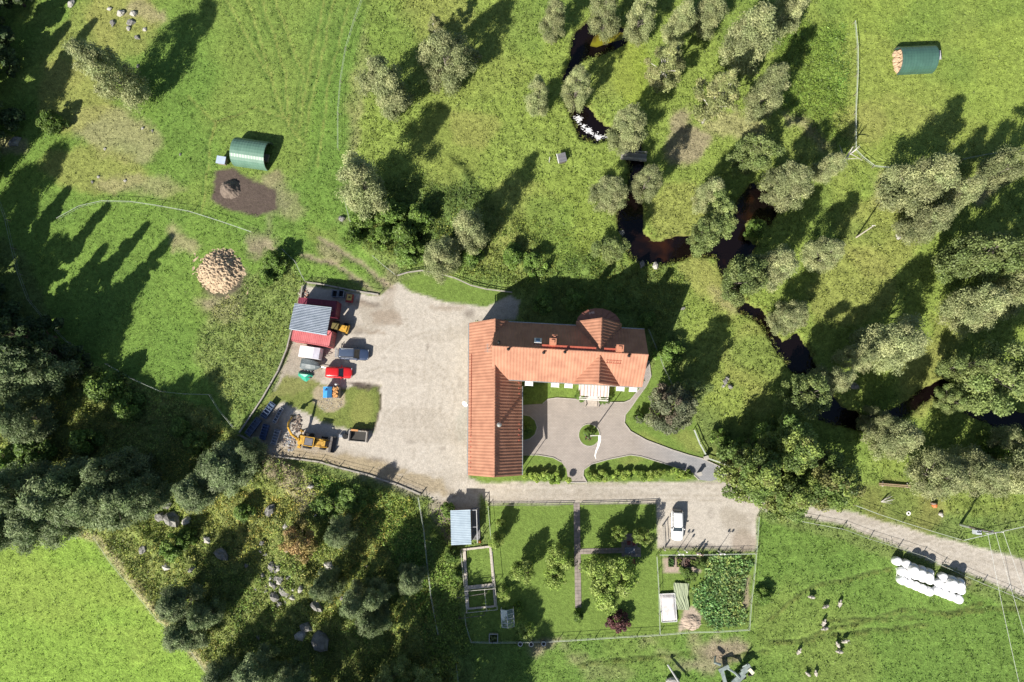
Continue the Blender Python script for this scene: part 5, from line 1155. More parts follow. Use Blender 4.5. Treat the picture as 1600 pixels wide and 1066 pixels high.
# ------------------------------------------------------------------ people
def skin(name, verts, edges, radii, m, parent, lv=1, loc=(0, 0, 0)):
    me = bpy.data.meshes.new(name); me.from_pydata([Vector(v) for v in verts], edges, []); me.materials.append(m)
    o = link(name, me, parent, loc); md = o.modifiers.new('skin', 'SKIN'); md.use_smooth_shade = True
    for i, r in enumerate(radii): me.skin_vertices[0].data[i].radius = (r, r) if not hasattr(r, '__len__') else r
    me.skin_vertices[0].data[0].use_root = True
    sb_ = o.modifiers.new('sub', 'SUBSURF'); sb_.levels = sb_.render_levels = lv
    return o
SKIN = mat('skin_tone', (.5, .3, .22), None, 5, .6)
def person(label, c, rz, shirt, legs, hairc, H=1.75, arm=.28):
    t_ = thing('person', label, 'person', (*c, 0), rz, None); k = H / 1.75
    v = [(0, 0, .95), (0, 0, 1.15), (0, 0, 1.38), (0, .0, 1.48), (0, .01, 1.56), (0, .02, 1.68)]; e = [(0, 1), (1, 2), (2, 3), (3, 4), (4, 5)]; r = [.15, .13, .15, .065, .085, .09]
    for s in (-1, 1):
        b = len(v); v += [(s * .17, 0, 1.4), (s * arm, .03, 1.13), (s * (arm + .01), .16, .92), (s * (arm + .01), .2, .84)]; e += [(2, b), (b, b + 1), (b + 1, b + 2), (b + 2, b + 3)]; r += [.07, .047, .035, .03]
        h = len(v); base = Vector(v[-1])
        for f_ in range(4): v.append(base + Vector((-.03 + .02 * f_, .015, -.075 - .01 * (f_ in (1, 2))))); e.append((b + 3, len(v) - 1)); r.append(.011)
        v.append(base + Vector((-s * .045, .03, -.03))); e.append((b + 3, len(v) - 1)); r.append(.012)
        b = len(v); v += [(s * .1, 0, .88), (s * .12, .01, .5), (s * .12, -.02, .09), (s * .13, .13, .04)]; e += [(0, b), (b, b + 1), (b + 1, b + 2), (b + 2, b + 3)]; r += [.1, .065, .045, .04]
    skin('body', [Vector(p) * k for p in v], e, [x * k for x in r], SKIN, t_)
    v = [(0, 0, .95), (0, 0, 1.15), (0, 0, 1.4)]; e = [(0, 1), (1, 2)]; r = [.17, .15, .165]
    for s in (-1, 1): b = len(v); v += [(s * .18, 0, 1.42), (s * (arm - .01), .02, 1.17)]; e += [(2, b), (b, b + 1)]; r += [.08, .062]
    skin('shirt', [Vector(p) * k for p in v], e, [x * k for x in r], shirt, t_)
    v = [(0, 0, .96), (0, 0, .9)]; e = [(0, 1)]; r = [.165, .15]
    for s in (-1, 1): b = len(v); v += [(s * .1, 0, .82), (s * .12, .01, .5), (s * .12, -.02, .12)]; e += [(1, b), (b, b + 1), (b + 1, b + 2)]; r += [.11, .08, .065]
    skin('trousers', [Vector(p) * k for p in v], e, [x * k for x in r], legs, t_)
    a = MB()
    for s in (-1, 1): a.blob((s * .13 * k, .07 * k, .05), (.05, .14, .05), 1, .05, 8, 5)
    a.build('shoes', DARKM, t_, True)
    MB().blob((0, -.005, 1.70 * k), (.1, .115, .105), 3, .1, 10, 6).build('hair', hairc, t_, True)
    a = MB()
    for s in (-1, 1): a.blob((s * .035, .105 * k, 1.67 * k), (.012, .008, .008), 1, 0, 6, 4)
    a.build('eyes', DARKM, t_); MB().blob((0, .115, 1.635 * k), (.013, .02, .018), 1, 0, 6, 4).build('nose', SKIN, t_)
hr1 = mat('fair_hair', (.35, .25, .14), None, 6); hr2 = mat('brown_hair', (.08, .05, .03), None, 6); wsh = mat('white_shirt', (.78, .78, .8), None, 4, .8); lsh = mat('pale_pink_shirt', (.65, .5, .48), None, 4, .8); jn = mat('pale_jeans', (.3, .36, .45), None, 4, .8)
person('person in a white shirt, left one of the pair standing by the parking bay', px_(1088.5, 863), .3, wsh, jn, hr1, 1.82, .25); person('person in a pale pink top, right one of the pair standing by the parking bay', px_(1093.5, 865), -.2, lsh, mat('light_trousers', (.5, .48, .45), None, 4), hr2, 1.7, .3)
# ------------------------------------------------------------------ sheep
FL = mat('fleece', (.45, .42, .37), (.32, .3, .26), 6, .95, bump=.03, bscale=18)
v = [(0, 0, .62), (.3, 0, .64), (-.32, 0, .63), (.52, 0, .72), (.68, 0, .8), (.82, 0, .74), (-.48, 0, .6), (-.54, 0, .42)]; e = [(0, 1), (0, 2), (1, 3), (3, 4), (4, 5), (2, 6), (6, 7)]; r = [.27, .24, .25, .13, .1, .055, .06, .035]
for fx, hk in ((.28, 0), (-.3, 1)):
    for s in (-1, 1):
        b = len(v); at_ = 1 if fx > 0 else 2
        v += [(fx + (.05 if hk else 0), s * .14, .44), (fx - (.08 if hk else -.01), s * .14, .24), (fx, s * .14, .04)]; e += [(at_, b), (b, b + 1), (b + 1, b + 2)]; r += [.085, .04, .03]
sheep0 = None
for x, y, ang, lab in [(1269, 933, 170, 'sheep grazing alone, most western of the upper sheep'), (1291, 947, 200, 'sheep standing between the western one and the two near the bales'), (1312, 944, 80, 'sheep nearest to the western bale stack'),
                       (1287, 974, 70, 'sheep just above the trodden path'), (1290, 982, 190, 'sheep standing on the trodden path'), (1248, 1019, 60, 'white sheep facing uphill below the path, most western'),
                       (1309, 1008, 120, 'sheep at the top left of the lower trio'), (1319, 1002, 20, 'sheep at the top right of the lower trio'), (1312, 1018, 170, 'sheep at the bottom of the lower trio'),
                       (1263, 1054, 140, 'left one of two sheep at the bottom edge of the pasture'), (1275, 1053, 100, 'right one of two sheep at the bottom edge of the pasture')]:
    c = px_(x, y, .4)
    if sheep0 is None:
        sheep0 = t_ = thing('sheep', lab, 'sheep', (*c, gz(*c)), math.radians(ang), 'sheep grazing in the pasture'); skin('body', v, e, r, FL, t_)
        a = MB()
        for s in (-1, 1): a.blob((.66, s * .12, .84), (.03, .08, .02), 1, 0, 6, 4)
        a.build('ear', FL, t_)
    else:
        t_ = copy_tree(sheep0); t_.location = (*c, gz(*c)); t_.rotation_euler = (0, 0, math.radians(ang)); t_['label'] = lab
    k = rnd.uniform(.82, .98); t_.scale = (k, k, k)
# odds by the road
t_ = thing('white_ring', 'white tyre shaped ring lying in the rough grass north of the road', 'tyre', (*px_(1419, 802), .12)); rg = []
m_ = MB(); rr = [[( (.24 + .1 * math.cos(b)) * math.cos(a), (.24 + .1 * math.cos(b)) * math.sin(a), .1 * math.sin(b)) for b in [2 * math.pi * j / 8 for j in range(8)]] for a in [2 * math.pi * i / 16 for i in range(17)]]
m_.loft(rr, caps=False).build('ring', WHITE, t_)
a = MB(); a.blob((0, 0, .2), (.35, .3, .3), 4, .3); a.blob((.2, -.3, .1), (.2, .2, .15), 5, .3); simple('boulder', 'pale stone in the rough grass west of the utility pole', 'boulder', px_(1469, 803), 0, [('stone', a, ST1)])
a = MB(); a.blob((0, 0, .3), (.45, .35, .4), 7, .4); b2 = MB().blob((-.4, .3, .5), (.35, .25, .5), 8, .4); simple('rusty_scrap', 'orange rusty scrap heap beside a grey stump in the rough grass', 'scrap', px_(1459, 789), 0, [('scrap', a, mat('orange_rust', (.6, .2, .06), (.4, .12, .04), 4)), ('stump', b2, ST2)])
a = MB()
for s in (-1, 1): a.cyl((-2.3, s * .12, .35), (2.3, s * .12 - .1, .35), .09, n=7)
b2 = MB(); [b2.box((x, 0, .15), (.12, .7, .3)) for x in (-1.7, 1.9)]; simple('log_rack', 'long orange brown logs lying on low bearers north of the road', 'logs', px_(1396, 757.5), -.05, [('log', a, mat('pine_log', (.32, .23, .15), None, 3)), ('bearer', b2, ST1)])
a = MB()
for k in range(9): an = rnd.uniform(-.6, .6); a.tube([(0, 0, .1), (rnd.uniform(.5, 1), an * .8, .5), (rnd.uniform(1.2, 2), an * 1.6, rnd.uniform(.2, .9))], [.07, .04, .02], 5)
simple('dead_branch', 'bleached fallen branch near the roadside rail', 'branch', px_(1376, 784), .2, [('wood', a, mat('bleached_wood', (.5, .48, .44), None, 3))])
# bottom edge machinery
MG = mat('machine_green_grey', (.3, .36, .34), (.2, .24, .23), 2, .5, .3)
t_ = thing('old_implement', 'old grey green farm implement with folded arms at the bottom edge', 'implement', (*px_(1150, 1046), 0), .25)
a = MB(); a.box((-2.2, -.6, .9), (.5, 3.0, .35)); a.box((-1.9, 1.0, 1.2), (1.6, .5, .4), .2); a.tube([(-2.2, 1.6, 1.2), (-3.0, 2.2, 1.5), (-2.6, 2.8, 1.0)], [.22, .2, .12], 6); a.box((-.2, -.9, 1.0), (2.2, .9, .4), .5); a.tube([(-1.5, 1.0, 1.1), (-.6, .2, 1.5), (0, -.8, 1.2)], .16, 6); a.build('frame', MG, t_)
a = MB(); a.box((1.2, .2, 1.2), (1.5, .8, .5), .4); a.tube([(.8, .6, 1.3), (1.4, 1.0, 1.9)], .12, 6); a.build('hopper', MG, t_); MB().box((1.75, -.2, 1.55), (.5, .9, .12), .5).build('panel', mat('cream_panel', (.75, .75, .55), None, 3), t_)
for x, y in ((-2.6, -1.6), (-1.6, -1.6), (.6, -1.2), (1.8, -1.0)): wheel(t_, x, y, .45, .25, .2)
t_ = thing('leaning_beam', 'pale grey beam leaning across a stone trough at the bottom edge', 'beam', (*px_(1056, 1056), 0), 0); MB().tube([(-1.3, 1.8, .8), (.9, -1.6, 1.4)], .13, 6).build('beam', mat('beam_grey', (.42, .43, .42), None, 3), t_); a = MB(); a.blob((-.6, -.6, .4), (1.1, .6, .6), 3, .2); a.build('stone', ST1, t_)
# ------------------------------------------------------------------ rapids
a = MB()
for k in range(420):
    t = rnd.random(); x = 898 + 48 * t + rnd.gauss(0, 2) + 4 * math.sin(t * 20); y = 178 + 38 * math.sin(t * 1.5) + rnd.gauss(0, 2.2) + 3 * math.cos(t * 17)
    if lut(WM, *[np.array([c]) for c in P(x, y)])[0] < .6: continue
    c = P(x, y); s = rnd.uniform(.02, .075); a.blob((*c, -.42), (s * rnd.uniform(1, 3.5), s, .05), k, .4, 6, 4)
o = a.build('foam', mat('foam_white', (.75, .76, .8), None, 6, .7)); props(o, 'white foam of the rapids in the small stream bend', 'foam', kind='stuff')
# ------------------------------------------------------------------ boulders
bmesh_ = [MB().blob((0, 0, .2), (1, .75, .7), s, .55, 8, 5, freq=1.9).mesh('boulder', m) for s, m in ((2, ST1), (5, mat('granite', (.27, .265, .25), (.15, .15, .14), 2, .9, bump=.06)), (9, ST1), (12, mat('granite', (.3, .3, .3))))]
def boulder(x, y, s, lab, grp='boulders lying in the rough ground', k=None):
    s *= 1.22; c = P(x, y, s * .5); me = bmesh_[rnd.randrange(4) if k is None else k]; o = link('boulder', me, None, (*c, gz(*c) + .12 * s), (0, 0, rnd.uniform(0, 6))); f = rnd.uniform(.8, 1.2); o.scale = (s, s * f, s * rnd.uniform(.7, 1)); props(o, lab, 'boulder', grp)
for x, y, s, lab in [(499, 1002, 1.4, 'largest dark grey boulder in the wood at the bottom'), (269, 812, 1.15, 'big angular boulder, middle of the three above the dark bush'), (250, 809, .75, 'boulder west of the big angular one'), (291, 814, .6, 'pale boulder east of the big angular one'),
                     (260, 789, .7, 'rounded boulder half in shade north of the angular one'), (227, 857, .7, 'pale boulder standing alone near the bright green field'), (325, 843, .5, 'boulder beside the two thin tree shadows'), (348, 866, 1.0, 'long flat grey boulder in the dappled shade'),
                     (262, 885, .55, 'pink grey stone south of the dark bush'), (421, 797, .9, 'pale boulder in the sun on the open slope'), (425, 885, .65, 'brightest boulder left of the orange rowan'), (437, 903, .55, 'pale oval boulder in the scatter below the rowan'), (444, 922, .85, 'wide pale boulder in the scatter below the rowan'),
                     (428, 933, .7, 'flat boulder at the lower side of the scatter'), (461, 932, .45, 'pointed pale stone east of the scatter'), (513, 885, .7, 'boulder at the east side of the rowan'), (498, 946, .9, 'dark boulder south of the small grey willow'), (480, 980, .8, 'bluish boulder north-west of the largest one'),
                     (470, 993, .7, 'low boulder touching the largest one from the west'), (413, 866, .4, 'small stone north of the bright boulder'), (474, 918, .45, 'stone between the scatter and the grey willow'), (487, 760, .4, 'stone on the bare patch under the yard fence'),
                     (188, 19, .55, 'largest boulder of the group in the dry grass at the top'), (203, 34, .6, 'broad pale boulder of the group in the dry grass at the top'), (174, 35, .5, 'left boulder of the group in the dry grass at the top'), (207, 20, .45, 'right upper boulder of the group in the dry grass at the top'), (170, 13, .35, 'small stone at the upper left of the top group'),
                     (200, 44, .35, 'stone below the broad pale boulder at the top'), (225, 45, .3, 'small stone at the right of the top group'), (213, 58, .4, 'lowest stone of the top group'), (110, 4, .6, 'boulder at the top edge in the forest shade'), (215, 103, .3, 'small white stone beside the top of the leaning tree'),
                     (533, 341, .45, 'pale stone on a bare spot by the track'), (446, 400, .35, 'stone at the end of the short white fence'), (1336, 603, .7, 'pale stones in the meadow by the stream'), (1134, 596, .4, 'heap of white stones on the meadow slope'), (1141, 604, .35, 'lower part of the white stone heap on the meadow slope'), (1137, 591, .28, 'upper stone of the white heap on the meadow slope'), (1131, 603, .25, 'west stone of the white heap on the meadow slope'),
                     (1003, 413, .5, 'pale stone on the bank south of the stream bend'), (1024, 415, .45, 'small blue white stone on the south bank'), (973, 362, .6, 'pale bank stone west of the U shaped pool'), (1068, 482, .35, 'pale stone at the edge of the house shadow'), (1404, 370, .35, 'white stone in the east meadow'), (20, 220, .9, 'grey stone heap in the shade of the west forest')]:
    boulder(x, y, s, lab)
sm_ = [(rnd.gauss(434, 16), rnd.gauss(915, 14)) for _ in range(26)] + [(rnd.gauss(410, 60), rnd.gauss(900, 45)) for _ in range(26)]
for x, y in sm_: boulder(x, y, rnd.uniform(.18, .42), 'small loose stone among the boulders of the wood', 'small stones between the boulders')
for x, y in [(143, 284), (153, 276), (195, 282), (222, 200), (237, 204), (163, 232), (281, 241)]: boulder(x, y, .22, 'small white stone in the dry paddock grass', 'small stones in the paddock')

t_ = thing('gate', 'open timber gate standing beside the white estate car', 'gate', (*px_(1037, 858), 0)); u = Vector(px_(1035, 822)) - Vector(px_(1037, 858)); L_ = u.length; an = math.atan2(u.y, u.x); a = MB()
for z in (.5, 1.1): a.box((u.x / 2, u.y / 2, z), (L_, .05, .09), an)
a.build('rail', RAILG, t_); MB().box((0, 0, .65), (.16, .16, 1.3)).build('gate_post', KERB, t_); MB().box((u.x, u.y, .65), (.14, .14, 1.3)).build('gate_post', KERB, t_)
# ------------------------------------------------------------------ foliage
def leafcloud(name, C, rc, n, L, Wd, cols, seed, droop=0.0, flat=.75, up=.35, var=.22, cvar=.17, shell=.45):
    g_ = np.random.default_rng(seed); C = np.asarray(C, float); rc = np.asarray(rc, float); N = len(C)
    w = rc ** 2; idx = g_.choice(N, n, p=w / w.sum())
    d = g_.normal(size=(n, 3)); d /= np.linalg.norm(d, axis=1)[:, None]
    rr = (shell + (1 - shell) * g_.random(n)) * rc[idx]
    pos = C[idx] + d * rr[:, None] * np.array([1, 1, flat]); pos[:, 2] -= droop * rr * g_.random(n)
    nrm = d * .55 + g_.normal(size=(n, 3)) * .55 + np.array([0, 0, up]); nrm /= np.linalg.norm(nrm, axis=1)[:, None]
    t = g_.normal(size=(n, 3)) + d * .6 - np.array([0, 0, 1.0]) * droop * 1.2; t -= nrm * (t * nrm).sum(1)[:, None]; t /= np.linalg.norm(t, axis=1)[:, None] + 1e-9
    b = np.cross(nrm, t); s = (.65 + .7 * g_.random(n))[:, None]
    V = np.stack([pos - t * L / 2 * s, pos + b * Wd / 2 * s, pos + t * L / 2 * s, pos - b * Wd / 2 * s], 1).reshape(-1, 3)
    F = np.arange(n * 4).reshape(n, 4)
    cols = np.asarray(cols); cc = cols[g_.integers(0, len(cols), N)] * (1 + cvar * g_.normal(size=(N, 1))); col = cc[idx] * (1 + var * g_.normal(size=(n, 1))); col = np.clip(col, .01, .8)
    col = np.concatenate([col, np.ones((n, 1))], 1); T_ = np.repeat(col, 4, 0)
    return npmesh(name, V, F, T_, False, LEAF)
BARK = {'birch': mat('birch_bark', (.62, .6, .56), (.3, .28, .26), 3, .8), 'grey': mat('grey_bark', (.26, .23, .2), (.16, .14, .12), 4, .9), 'brown': mat('brown_bark', (.14, .1, .08), (.09, .065, .05), 4, .9)}
def env(shape, t):
    if shape == 'round': return math.sqrt(max(0, 1 - (2 * t - 1) ** 2)) ** .8
    if shape == 'spindle': return (math.sin(math.pi * min(1, t * 1.05 + .02) ** .75)) ** .8 * (1 - .35 * t)
    if shape == 'ovate': return math.sqrt(max(0, 1 - (2 * t ** .85 - 1) ** 2)) ** .7 * (1.08 - .4 * t)
    if shape == 'dome': return math.sqrt(max(0, 1 - t ** 2.2))
    if shape == 'cone': return 1 - t * .92
    return 1
def make_tree(kind, seed, h, r, base, shape, nc, n, L, Wd, cols, droop, bark, rcf=.27, lean=0.0, up=.75, shell=.5):
    g_ = random.Random(seed); C, rc = [], []
    lob = [g_.uniform(.72, 1.15) for _ in range(7)]
    for k in range(nc):
        t = (k + g_.random()) / nc; z = base + (h - base) * t; a = g_.uniform(0, 6.283); e_ = env(shape, t) * r * lob[int(a / 6.2832 * 7) % 7]
        q = e_ * (g_.uniform(.35, 1.0) ** .6); cr = r * rcf * g_.uniform(.65, 1.3) * (.55 + .45 * env(shape, t))
        q = max(0, q - cr * .5); C.append((q * math.cos(a) + lean * t, q * math.sin(a), z)); rc.append(cr)
    crown = leafcloud('crown', C, rc, n, L, Wd, cols, seed, droop, up=up, shell=shell)
    tr = MB(); tw = .022 * h * .5 + .05; hh = h * .92
    P_ = [(lean * t * t + .25 * math.sin(3 * t + seed), .25 * math.cos(4 * t + seed) - .25 * math.cos(seed), -.6 + (hh + .6) * t) for t in [i / 7 for i in range(8)]]
    tr.tube(P_, [tw * (1 - .85 * i / 7) for i in range(8)], 8)
    for k in range(0, nc, max(1, nc // 26)):
        c = Vector(C[k]); t = max(.12, min(.85, (c.z / hh) * .72)); f_ = t * 7; i = int(f_); s = Vector(P_[i]).lerp(Vector(P_[min(7, i + 1)]), f_ - i); mid = s.lerp(c, .55) + Vector((0, 0, .25))
        tr.tube([s, mid, c], [tw * (1 - .85 * t) * .55, tw * .25, .02], 5)
    return crown, tr.mesh('trunk', BARK[bark], True)
WIL = [(0.288, 0.326, 0.149), (0.242, 0.284, 0.126), (0.335, 0.358, 0.171)]; BIR = [(0.272, 0.296, 0.12), (0.23, 0.264, 0.098), (0.306, 0.312, 0.135)]; ALD = [(0.19, 0.248, 0.08), (0.157, 0.216, 0.067), (0.214, 0.264, 0.088)]
OAK = [(.16, .24, .055), (.13, .2, .05), (.22, .28, .07), (.145, .215, .055), (.19, .25, .06), (.21, .22, .075)]; APP = [(0.263, 0.371, 0.076), (0.223, 0.323, 0.067), (0.304, 0.392, 0.101)]; DRK = [(0.058, 0.098, 0.034), (0.048, 0.086, 0.029), (0.074, 0.114, 0.038)]
BLU = [(.18, .205, .115), (.15, .18, .1), (.21, .23, .13), (.17, .2, .11), (.2, .17, .12)]; ROW = [(0.36, 0.25, 0.108), (0.3, 0.237, 0.084), (0.24, 0.213, 0.072)]; GRW = [(0.171, 0.231, 0.099), (0.142, 0.201, 0.082), (0.199, 0.255, 0.117)]
LSH = [(0.134, 0.227, 0.042), (0.108, 0.185, 0.034), (0.162, 0.252, 0.05)]; PUR = [(0.119, 0.049, 0.049), (0.084, 0.039, 0.042)]
PROTO = {
 'willow': [make_tree('willow', s, 14, 5.1, 1.2, 'ovate', 70, 27000, .36, .12, WIL, .5, 'grey', .29, shell=.2) for s in (1, 2, 3)],
 'birch': [make_tree('birch', s, 15, 3.3, 3.0, 'spindle', 60, 13000, .26, .12, BIR, .35, 'birch', .24, shell=.15) for s in (11, 12, 13)],
 'alder': [make_tree('alder', s, 12, 4.4, 1.4, 'round', 64, 20000, .29, .18, ALD, .1, 'grey', .27, shell=.3) for s in (21, 22, 23)],
 'oak': [make_tree('oak', s, 12, 5.2, 1.5, 'dome', 80, 24000, .3, .2, OAK, 0, 'brown', .22) for s in (31, 32)],
 'apple': [make_tree('apple', s, 4.6, 2.5, 1.0, 'round', 44, 6500, .24, .13, APP, 0, 'brown', .3) for s in (41, 42)],
 'dark': [make_tree('spruce', s, 18, 3.4, 1.0, 'cone', 74, 13000, .5, .26, DRK, .3, 'brown', .24) for s in (51, 52)],
 'blue': [make_tree('blue', s, 10.5, 4.6, .6, 'dome', 90, 26000, .28, .14, BLU, .1, 'brown', .2) for s in (61,)],
 'rowan': [make_tree('rowan', s, 6.5, 3.4, .8, 'dome', 46, 7500, .28, .16, ROW, .1, 'brown', .25) for s in (71,)],
 'grey': [make_tree('sallow', s, 12, 4.4, 1.0, 'ovate', 70, 26000, .4, .11, GRW, .6, 'grey', .31, shell=.15) for s in (81, 82, 83)],
 'shrub': [make_tree('shrub', s, 3.0, 2.0, .2, 'dome', 34, 5200, .22, .14, LSH, 0, 'brown', .3) for s in (91, 92, 93)],
 'purple': [make_tree('purple', s, 2.6, 1.8, .2, 'dome', 34, 3600, .22, .13, PUR, 0, 'brown', .26) for s in (95,)],
}
NAME = {'willow': 'willow_tree', 'birch': 'birch_tree', 'alder': 'alder_tree', 'oak': 'oak_tree', 'apple': 'apple_tree', 'dark': 'spruce_tree', 'blue': 'blue_grey_tree', 'rowan': 'rowan_tree', 'grey': 'sallow_tree', 'shrub': 'shrub', 'purple': 'purple_shrub'}
BASEH = {'willow': (14, 4.75), 'birch': (15, 3.3), 'alder': (12, 4.4), 'oak': (12, 5.2), 'apple': (4.6, 2.5), 'dark': (18, 3.4), 'blue': (10.5, 4.6), 'rowan': (6.5, 3.4), 'grey': (12, 3.8), 'shrub': (3.0, 2.0), 'purple': (2.6, 1.8)}
GRP = {'shrub': 'shrubs in the rough ground'}
ROOT = {}
def tree(kind, x, y, h, r, label, mode='c', grp=None, lean=None):
    v_ = rnd.randrange(len(PROTO[kind])); H0, R0 = BASEH[kind]; c = P(x, y, h * .58) if mode == 'c' else P(x, y)
    key = (kind, v_); cat = 'shrub' if 'shrub' in NAME[kind] else 'tree'
    if key not in ROOT:
        t_ = thing(NAME[kind], label, cat); link('crown', PROTO[kind][v_][0], t_); link('trunk', PROTO[kind][v_][1], t_); ROOT[key] = t_
    else: t_ = copy_tree(ROOT[key])
    z = gz(*c); t_.location = (*c, max(z, -.4)); t_.rotation_euler = (rnd.uniform(-.04, .04), rnd.uniform(-.04, .04), rnd.uniform(0, 6.283)); t_.scale = (r / R0, r / R0 * rnd.uniform(.92, 1.08), h / H0)
    if lean: t_.rotation_euler = (lean[0], lean[1], t_.rotation_euler[2])
    t_['label'] = label; t_['group'] = grp or {'tree': 'trees of the farm and the stream', 'shrub': 'shrubs in the rough ground'}[cat]
    return t_
